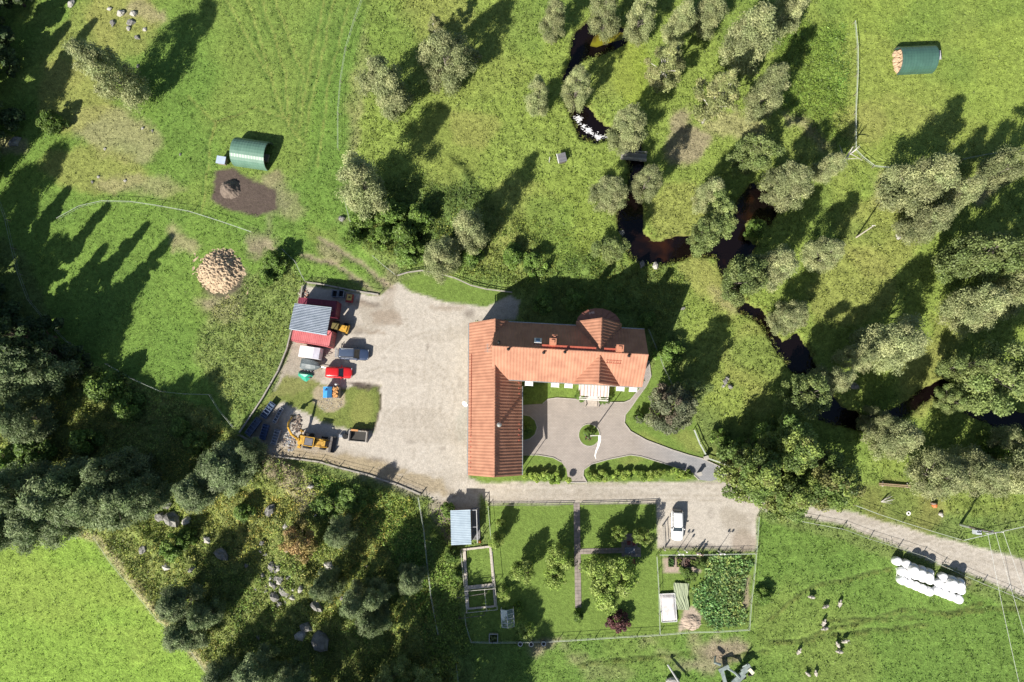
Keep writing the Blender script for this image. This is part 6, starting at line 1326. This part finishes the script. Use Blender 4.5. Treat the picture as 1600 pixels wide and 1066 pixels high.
exec_trees = [
 # top left and centre
 ('willow', 160, 108, 16.5, 4.1, 'grey green tree leaning west beside the boulders of the dry paddock'), ('shrub', 78, 187, 4, 2.3, 'round green bush at the edge of the west forest'),
 ('willow', 600, 132, 14, 4.2, 'pale feathery willow in sun east of the tape fence'), ('willow', 694, 88, 13, 4.2, 'thin willow half hidden in the shadow of the feathery willow'), ('birch', 742, 86, 4, 1.6, 'tiny birch sapling in the upper meadow'), ('birch', 680, 45, 9, 2.2, 'slim birch above the shaded willow at the top'),
 ('willow', 562, 286, 15, 4.4, 'large willow at the lower end of the tape fence'), ('willow', 734, 360, 14, 3.4, 'willow in the pair north of the oval lawn, taller upper one'), ('willow', 692, 400, 11, 3.2, 'willow in the pair north of the oval lawn, lower one'),
 # stream side, north
 ('willow', 864, 28, 11, 2.8, 'grey willow at the top edge west of the brown pool'), ('willow', 946, 12, 13, 3.2, 'willow overhanging the north side of the brown pool'), ('willow', 1000, 22, 13, 3.0, 'willow at the east tip of the brown pool'),
 ('willow', 900, 132, 12, 2.8, 'willow between the brown pool and the rapids'), ('willow', 843, 148, 11, 2.7, 'willow just west of the one above the rapids'), ('birch', 1038, 98, 14, 4.0, 'birch with twin tops in the middle of the northern meadow'), ('willow', 1060, 30, 12, 3.0, 'open willow at the top edge with a bare pale trunk'),
 ('willow', 1178, 52, 16, 5.2, 'large willow at the top between meadow and tape fence'), ('birch', 1122, 148, 16, 4.8, 'tall open birch with bare white trunk on the dirt slope'), ('willow', 1205, 140, 14, 3.6, 'pale willow east of the tall open birch'), ('willow', 982, 198, 13, 3.3, 'willow over the rapids just north of the footbridge'),
 ('willow', 1110, 12, 12, 3.4, 'willow touching the top edge beside the bare trunk'), ('willow', 1240, 5, 12, 3.5, 'dark sided willow at the top edge left of the tape fence'), ('alder', 1178, 240, 12, 3.6, 'green alder below the dirt slope'), ('willow', 950, 298, 10, 3.3, 'round grey willow north-west of the U shaped pool'),
 ('willow', 1011, 282, 11, 2.9, 'pale willow south of the footbridge'), ('alder', 953, 388, 9, 2.9, 'sparse grey alder west of the U shaped pool'), ('willow', 1110, 300, 11, 2.8, 'pale willow in the meadow inside the stream loop'), ('alder', 1128, 338, 12, 3.4, 'bright alder, upper of the two on the stream loop'), ('alder', 1104, 368, 12, 3.2, 'bright alder, lower of the two on the stream loop'),
 ('willow', 1236, 282, 12, 4.0, 'willow east of the dark pool below the tape fence'), ('willow', 1296, 258, 9, 2.8, 'half dead willow at the corner of the tape fence'), ('willow', 1293, 395, 11, 3.2, 'small pale willow next to the lone pole'), ('alder', 1160, 440, 13, 3.9, 'alder south of the stream loop, western half of a pair'), ('willow', 1208, 418, 14, 4.0, 'willow south of the stream loop, eastern half of a pair'),
 ('willow', 1236, 492, 9, 3.4, 'low willow in the meadow above the long dark pool'), ('shrub', 1180, 358, 3.5, 1.7, 'green bush on the islet of the dark pool'), ('willow', 1440, 285, 16, 5.0, 'huge willow west of the right edge tape fence'), ('willow', 1500, 300, 13, 3.8, 'willow adjoining the huge one on its east side'), ('willow', 1452, 345, 13, 3.8, 'willow adjoining the huge one on its south side'),
 ('willow', 1594, 252, 15, 3.8, 'willow cut by the right edge beside the tape fence'), ('alder', 1530, 395, 16, 5.0, 'broad alder at the right, upper of the middle group'), ('alder', 1590, 400, 16, 5.0, 'broad alder cut by the right edge'), ('willow', 1535, 478, 14, 4.6, 'broad willow at the right, lower of the middle group'), ('willow', 1600, 455, 13, 4, 'willow cut by the right edge under the broad alder'),
 ('willow', 1395, 532, 14, 5.2, 'wide willow above the bright meadow strip'), ('willow', 1345, 556, 11, 2.6, 'small companion on the west side of the wide willow'), ('alder', 1560, 590, 15, 5.4, 'rich green alder north of the right hand pool'), ('alder', 1510, 575, 12, 3, 'narrow alder beside the rich green one'), ('willow', 1305, 600, 12, 3.4, 'sunlit yellowish willow over the long dark pool'), ('alder', 1262, 616, 13, 3.6, 'shaded alder over the long dark pool'),
 ('alder', 1488, 628, 7, 2.6, 'small alder on the bank of the right hand pool'), ('willow', 1402, 682, 12, 4.2, 'willow with a pale crown south of the right hand pool'), ('willow', 1372, 660, 8, 2.4, 'low willow tip west of the pale crown'), ('willow', 1470, 742, 12, 4.2, 'wide willow above the roadside rail, west one'), ('willow', 1530, 740, 12, 4.6, 'wide willow above the roadside rail, middle one'), ('willow', 1596, 745, 13, 4.6, 'wide willow above the roadside rail, east one'),
 ('willow', 1590, 690, 9, 3.0, 'grey willow at the right edge under the pool'), ('shrub', 1560, 700, 4, 2.5, 'shrub between the right edge willows'),
 ('oak', 1180, 734, 16, 5.2, 'oak nearest the gate'), ('oak', 1238, 700, 17, 5.3, 'oak at the north side of the gate group'), ('oak', 1292, 750, 16, 5.0, 'oak at the east side of the gate group'), ('oak', 1232, 772, 11, 4.6, 'oak overhanging the road'), ('blue', 1052, 636, 13.5, 4.5, 'blue grey dense tree standing on the east lawn'),
 ('alder', 1085, 612, 9, 2.6, 'small alder behind the blue grey tree'), ('shrub', 1000, 652, 2, 1.0, 'small shrub at the foot of the blue grey tree'), ('shrub', 1165, 700, 5, 2.8, 'tall shrub north of the oak nearest the gate'), ('shrub', 1130, 690, 3, 2.0, 'shrub on the slope west of the gate oaks'),
 # left and bottom-left woods
 ('grey', 48, 572, 14, 4.8, 'sallow at the left edge above the sunny clearing'), ('grey', 8, 590, 15, 5.0, 'sallow cut by the left edge above the clearing'), ('grey', 30, 655, 12, 4.0, 'sallow at the left edge below the clearing'), ('grey', 30, 770, 16, 5.6, 'big sallow in the lower left, western'), ('grey', 95, 775, 16, 5.4, 'big sallow in the lower left, middle'),
 ('grey', 160, 790, 15, 4.8, 'big sallow in the lower left, eastern'), ('grey', 70, 815, 14, 4.6, 'sallow hanging over the bright green field'), ('grey', 10, 830, 13, 4.5, 'sallow cut by the left edge over the bright field'), ('grey', 350, 735, 7.5, 4.3, 'sallow below the yard corner, upper'), ('grey', 303, 770, 8, 3.2, 'sallow below the yard corner, lower'), ('grey', 392, 706, 6, 2.3, 'small sallow touching the yard fence corner'),
 ('shrub', 160, 604, 5.5, 3.8, 'large dark green dome bush by the wire fence'), ('shrub', 195, 640, 4, 3.0, 'shrub in shade behind the dome bush'), ('shrub', 130, 690, 4, 3.0, 'shrub in the deep shade of the lower wood'), ('shrub', 50, 700, 4.5, 3.4, 'lush shrub at the left edge of the lower wood'), ('shrub', 12, 725, 4.5, 3.2, 'lush shrub cut by the left edge'),
 ('shrub', 280, 668, 3, 2.4, 'shrub beside the wire fence bend'), ('shrub', 300, 690, 3, 2.2, 'shrub below the wire fence bend'), ('shrub', 268, 855, 4, 2.3, 'dark bush among the boulders'), ('shrub', 287, 842, 3, 1.6, 'dark bush tip beside the boulders'), ('grey', 285, 942, 9, 3.0, 'slender sallow over the field boundary, upper'), ('grey', 290, 992, 9, 3.0, 'slender sallow over the field boundary, lower'), ('grey', 320, 960, 8, 2.2, 'slender sallow inside the field boundary'),
 ('rowan', 462, 845, 6.5, 3.3, 'round orange tinted rowan in the open wood'), ('grey', 528, 834, 9, 2.3, 'small grey willow near the rowan'), ('grey', 508, 918, 10, 2.2, 'small grey willow south-east of the rowan'), ('grey', 560, 944, 11, 2.6, 'bright tipped sallow in the lower wood'), ('grey', 588, 928, 10, 2.1, 'companion of the bright tipped sallow'), ('grey', 582, 968, 9, 2.3, 'shaded sallow below the bright tipped one'),
 ('grey', 400, 1052, 9, 3.2, 'sallow cut by the bottom edge, west'), ('grey', 345, 1060, 8, 2.6, 'sallow cut by the bottom edge at the field corner'), ('grey', 450, 1075, 9, 3.0, 'sallow cut by the bottom edge, east'), ('shrub', 380, 800, 2.5, 2.0, 'yellowish shrub on the open slope'),
 ('shrub', 545, 778, 2.6, 2.6, 'shrub in the shaded hollow under the yard fence'), ('shrub', 510, 790, 2.6, 2.4, 'shrub left of the shaded hollow'), ('grey', 640, 905, 7, 2.4, 'sallow in the shade of the strip beside the garden'),
 # bushes around the centre
 ('shrub', 568, 345, 4, 2.4, 'dark bush under the large willow'), ('shrub', 552, 372, 3.5, 1.8, 'dark bush beside the pale fence end'), ('shrub', 610, 330, 5, 3.0, 'bush north in the thicket east of the track'), ('shrub', 632, 366, 5, 3.2, 'bush in the middle of the thicket east of the track'), ('shrub', 598, 368, 4, 2.4, 'bush west in the thicket east of the track'), ('shrub', 655, 340, 4, 2.8, 'bush east in the thicket east of the track'), ('shrub', 640, 395, 3.5, 2.4, 'bush south in the thicket east of the track'),
 ('shrub', 735, 400, 3.5, 2.2, 'bush in shade between the willow pair and the slope'), ('shrub', 432, 412, 3.5, 2.4, 'round bush beside the bare patch of the paddock'), ('shrub', 417, 432, 3, 2.0, 'second round bush below the bare patch'), ('shrub', 800, 400, 3, 2.2, 'dry bush on the slope north of the farmhouse'), ('shrub', 835, 410, 3, 2.4, 'second dry bush on the slope north of the farmhouse'),
 ('shrub', 850, 470, 2.5, 2.0, 'shrub behind the farmhouse near the lawn fence'), ('shrub', 900, 468, 2.5, 2.0, 'shrub behind the farmhouse at the bay'), ('shrub', 1010, 500, 2.5, 1.8, 'shrub at the north-east corner of the farmhouse'), ('shrub', 1046, 548, 3, 2.2, 'sunlit shrub on the slope east of the farmhouse'), ('shrub', 700, 800, 2.5, 1.4, 'shrub at the back of the garden shed'), ('shrub', 708, 870, 2.5, 1.3, 'shrub along the west side of the grass run'), ('shrub', 714, 900, 2.2, 1.2, 'lower shrub along the west side of the grass run'),
 # gardens
 ('apple', 872, 868, 5.5, 2.3, 'thin apple tree near the garden walk, upper'), ('apple', 866, 900, 4.5, 2.0, 'thin apple tree near the garden walk, lower'), ('apple', 812, 893, 5, 2.1, 'grey leaved apple tree in the west lawn'), ('apple', 775, 848, 4, 1.5, 'small round apple tree next to the shed terrace'), ('apple', 780, 818, 2.6, .9, 'smallest fruit tree on the west lawn'), ('apple', 788, 925, 3.2, 1.3, 'small fruit tree beside the grass run'),
 ('apple', 935, 890, 6.5, 3.0, 'bright apple tree in the big clump, western'), ('apple', 972, 900, 6.5, 3.1, 'bright apple tree in the big clump, eastern'), ('apple', 948, 930, 5.5, 2.9, 'bright apple tree in the big clump, southern'), ('apple', 1004, 838, 4.5, 1.6, 'apple tree shading the slab terrace from the east'), ('apple', 968, 836, 4.0, 1.4, 'apple tree shading the slab terrace from the north'),
 ('shrub', 905, 963, 2.0, 1.1, 'small bush at the end of the garden walk'), ('purple', 967, 976, 2.6, 1.8, 'dark purple round bush on the lawn'), ('shrub', 1076, 897, 1.4, 1.3, 'low blue green bush by the sandy beds'), ('shrub', 1096, 880, 1.4, 1.0, 'dark green bush at the end of the raised beds'), ('apple', 820, 985, 3, 1.7, 'grey green bush by the lower garden fence'),
 ('shrub', 812, 950, 1.4, .8, 'yellow flowering bush beside the greenhouse'), ('shrub', 907, 618, 1.6, 1.1, 'bright shrub left of the porch steps'), ('shrub', 946, 622, 1.5, 1.1, 'bright shrub right of the porch steps'), ('shrub', 825, 670, 1.6, 1.0, 'shaded shrub in the half round bed'), ('shrub', 921, 676, 1.6, .85, 'rose bush at the foot of the flagpole'), ('shrub', 1195, 935, 2, 1.6, 'rough bush outside the kitchen garden fence'),
]
for e_ in exec_trees:
    e_ = list(e_)
    if e_[0] in ('willow', 'alder') and e_[1] > 840: e_[4] *= .89
    if e_[0] == 'grey' and e_[1] < 210 and e_[2] > 400: e_[4] *= .86
    tree(*e_)
out_ = [('spruce that shades the western forest edge', [(28, 195), (2, 130), (-35, 60), (-20, 205), (-5, 262), (-45, 330), (-30, 405), (-2, 455), (-60, 150), (-70, 250), (40, 90), (12, 30), (55, 10), (-20, -20), (-8, 525), (30, 512), (100, 526), (60, 545), (-60, 480), (135, 560)])]
for lab, pts in out_:
    for i, (x, y) in enumerate(pts): tree('dark' if i % 2 or x > 10 else 'grey', x - 14, y, rnd.uniform(16, 20), rnd.uniform(3.2, 4.4), 'tall dark tree of the forest past the left edge', 'b', 'forest trees past the left edge')
for x, y, h in [(560, 1130, 17), (635, 1120, 18), (690, 1135, 17), (480, 1140, 16), (730, 1150, 15), (600, 1090, 10), (385, 1140, 11), (625, 1040, 9), (670, 1060, 10)]: tree('alder', x, y, h, h * .3, 'tree of the wood past the bottom edge', 'b', 'forest trees past the bottom edge')
for x, y, h in [(170, 745, 15), (225, 730, 14), (250, 765, 13)]: tree('grey', x, y, h, 3.6, {170: 'dense sallow rising from the deep shade, western', 225: 'dense sallow rising from the deep shade, middle', 250: 'dense sallow rising from the deep shade, eastern'}[x], 'b')
for x, y in [(1700, 560), (1680, 700), (1690, 420)]: tree('alder', x, y, 14, 4.5, 'alder of the belt past the right edge', 'b', 'trees past the right edge')
# bare pale dead tree at the fence corner
c = P(1306, 262); t_ = thing('dead_tree', 'bare dead tree with white branches at the corner of the tape fence', 'tree', (*c, 0)); a = MB(); a.tube([(0, 0, 0), (.2, .3, 3), (.1, 1.0, 6)], [.2, .14, .05], 6)
for k in range(14): an = rnd.uniform(0, 6.28); z = rnd.uniform(2, 5.5); L_ = rnd.uniform(1, 2.2); a.tube([(.15, .3, z), (.15 + L_ * .6 * math.cos(an), .4 + L_ * .6 * math.sin(an), z + .8), (.15 + L_ * math.cos(an), .5 + L_ * math.sin(an), z + 1.2)], [.07, .04, .015], 5)
a.build('trunk', mat('dead_wood', (.55, .53, .5), None, 3), t_)
# hedges
def hedge(label, pts, w, h, n, cols, seed):
    g_ = random.Random(seed); C, rc = [], []; W_ = [Vector(P(*p, h * .5)) for p in pts]; o = W_[0]
    for a, b in zip(W_[:-1], W_[1:]):
        L = (b - a).length
        for k in range(int(L / .28)): q = a.lerp(b, k * .28 / L); C.append((q.x - o.x + g_.uniform(-.5, .5) * w, q.y - o.y + g_.uniform(-.5, .5) * w, h * g_.uniform(.35, .85))); rc.append(g_.uniform(.3, .5))
    t_ = thing('hedge', label, 'hedge', (o.x, o.y, 0)); link('foliage', leafcloud('foliage', C, rc, n, .2, .13, cols, seed), t_); a = MB()
    for k in range(0, len(C), 3): a.cyl((C[k][0], C[k][1], 0), (C[k][0], C[k][1], C[k][2]), .03, n=5)
    a.build('stems', BARK['brown'], t_)
HG = [(.31, .43, .08), (.25, .37, .07), (.36, .47, .1)]
hedge('long bushy hedge between the paved court and the road', [(918, 744), (960, 744), (1010, 743), (1050, 742), (1088, 742)], 1.2, 1.3, 20000, HG, 5); hedge('short bushy hedge at the south end of the west wing', [(825, 746), (855, 747), (884, 746)], 1.4, 1.3, 8500, HG, 6)
t_ = thing('flower_border', 'thin border of perennials at the foot of the flagpole', 'flowers', (*ic, .09)); C = [(rnd.uniform(-.7, .5), rnd.uniform(-.7, .7), .25) for _ in range(22)]; link('foliage', leafcloud('foliage', C, [.2] * 22, 900, .13, .08, [(.1, .13, .06), (.25, .16, .1), (.12, .16, .1)], 77), t_)
# ------------------------------------------------------------------ ground cover (not countable)
def scatter(name, label, pts, dens, h, L, Wd, per, colf, seed, ring=False, cat='plants', spread=.15, upr=True):
    g_ = np.random.default_rng(seed); w = np.array([P(*p) for p in pts]); lo_, hi_ = w.min(0), w.max(0); A = (hi_ - lo_).prod(); n = int(A * dens)
    x = g_.uniform(lo_[0], hi_[0], n); y = g_.uniform(lo_[1], hi_[1], n); m = sdf([tuple(q) for q in w], x, y) > 0; x, y = x[m], y[m]
    wv_ = lut(WM, x, y); k = (wv_ > .015) & (wv_ < .45) & (fbm(x * .2, y * .2, seed) > .4) if ring else (wv_ < .1) & (lut(TALL, x, y) > g_.random(len(x)) * .9); x, y = x[k], y[k]; n = len(x) 
    ix = np.repeat(np.arange(n), per); N = len(ix); tall = lut(TALL, x, y)[ix]
    pos = np.stack([x[ix] + g_.normal(size=N) * spread, y[ix] + g_.normal(size=N) * spread, lut(HT, x, y)[ix] + h * (.2 + .8 * g_.random(N)) * (.4 + .6 * tall)], -1)
    nr = g_.normal(size=(N, 3)) * .6 + np.array([0, 0, .25 if upr else .9]); nr /= np.linalg.norm(nr, axis=1)[:, None]; t = g_.normal(size=(N, 3)) + np.array([0, 0, 1.0 if upr else .2]); t -= nr * (t * nr).sum(1)[:, None]; t /= np.linalg.norm(t, axis=1)[:, None]; b = np.cross(nr, t); s = (.6 + .8 * g_.random(N))[:, None] * (.5 + .5 * tall)[:, None]
    V = np.stack([pos - b * Wd / 2 * s, pos + b * Wd / 2 * s, pos + t * L * s], 1).reshape(-1, 3); F = np.arange(N * 3).reshape(N, 3)
    base = np.stack([lut(T[..., c], x, y) for c in range(3)], -1) if colf is None else np.asarray(colf)[g_.integers(0, len(colf), n)]
    if colf is not None: base = base * (.62 + .85 * fbm(x * .3, y * .3, seed + 50, 3))[:, None] * np.stack([.8 + .45 * vnoise(x * .16, y * .16, seed + 9), np.ones(n), np.ones(n)], -1)
    col = (base * (1 + .22 * g_.normal(size=(n, 1))))[ix] * (1 + .2 * g_.normal(size=(N, 1))); col = np.clip(col * 1.12, .01, .8); T_ = np.repeat(np.concatenate([col, np.ones((N, 1))], 1), 3, 0)
    o = link(name, npmesh(name, V, F, T_, False, LEAF)); props(o, label, cat, kind='stuff'); return o
ALLP = [(-60, -60), (1670, -60), (1670, 1110), (-60, 1110)]
scatter('meadow_grass', 'tufts of meadow grass over the pastures and stream banks', ALLP, 5.2, .22, .3, .16, 4, None, 1, cat='grass')
scatter('undergrowth', 'rank undergrowth of nettles and bracken in the lower left wood', UNDER, 5.5, .35, .22, .15, 6, [(.2, .27, .055), (.26, .3, .06), (.14, .21, .045), (.3, .3, .08)], 2, cat='undergrowth', spread=.25, upr=False)
scatter('weeds', 'lush weeds on the slopes between the willows and the farmhouse', [(560, 300), (700, 240), (800, 330), (1040, 410), (1080, 440), (1020, 560), (1010, 500), (815, 462), (640, 412), (560, 392)], 5, .3, .2, .14, 6, [(.17, .21, .04), (.17, .23, .045), (.11, .175, .035)], 3, cat='weeds', spread=.22, upr=False)
scatter('weeds', 'tall weeds between the lower paddock and the yard fence', [(440, 400), (475, 440), (452, 520), (405, 620), (370, 660), (300, 560), (330, 480), (400, 430)], 5, .3, .2, .13, 5, [(.22, .27, .06), (.18, .23, .055), (.12, .18, .04)], 4, cat='weeds', spread=.22, upr=False)
scatter('weeds', 'nettle strip between the wood and the garden', [(490, 745), (640, 778), (700, 800), (720, 960), (740, 1020), (680, 1060), (640, 900), (540, 790)], 6, .5, .26, .2, 5, [(.18, .29, .05), (.21, .31, .06)], 6, cat='weeds', spread=.22, upr=False)
scatter('weeds', 'green herb patch left of the tape fence in the north-east', [(1215, 30), (1325, 40), (1325, 235), (1290, 225), (1225, 160)], 5, .35, .22, .18, 5, [(.16, .26, .045), (.18, .28, .05), (.12, .2, .04)], 7, cat='weeds', spread=.2, upr=False)
TALL[mask(VEG, 2, 0, 0) > .5] = 1
scatter('vegetables', 'dense leafy vegetable crop filling the kitchen garden', VEG, 14, .55, .3, .24, 6, [(.16, .28, .08), (.2, .33, .12), (.27, .34, .1), (.11, .21, .06)], 8, cat='vegetables', spread=.2, upr=False)

q = mask(ell(948, 58, 24, 12, -18), 8, 4, 4); k = q > .5
shp = px([(928, 56), (940, 46), (962, 46), (976, 50), (972, 60), (950, 66), (932, 72), (922, 70)])
o = MB().prism(shp, -.46, -.414).build('water_weed', mat('yellow_water_weed', (.2, .2, .01), (.05, .03, .004), .5, .5)); props(o, 'yellow green weed under the surface of the brown pool', 'water weed', kind='stuff')

scatter('reeds', 'reeds and overhanging grass along the margins of the dark stream', [(860, 0), (1660, 0), (1660, 700), (860, 700)], 16, .35, .4, .1, 5, [(.16, .2, .04), (.22, .22, .07), (.11, .16, .03)], 12, ring=True, cat='reeds', spread=.15)
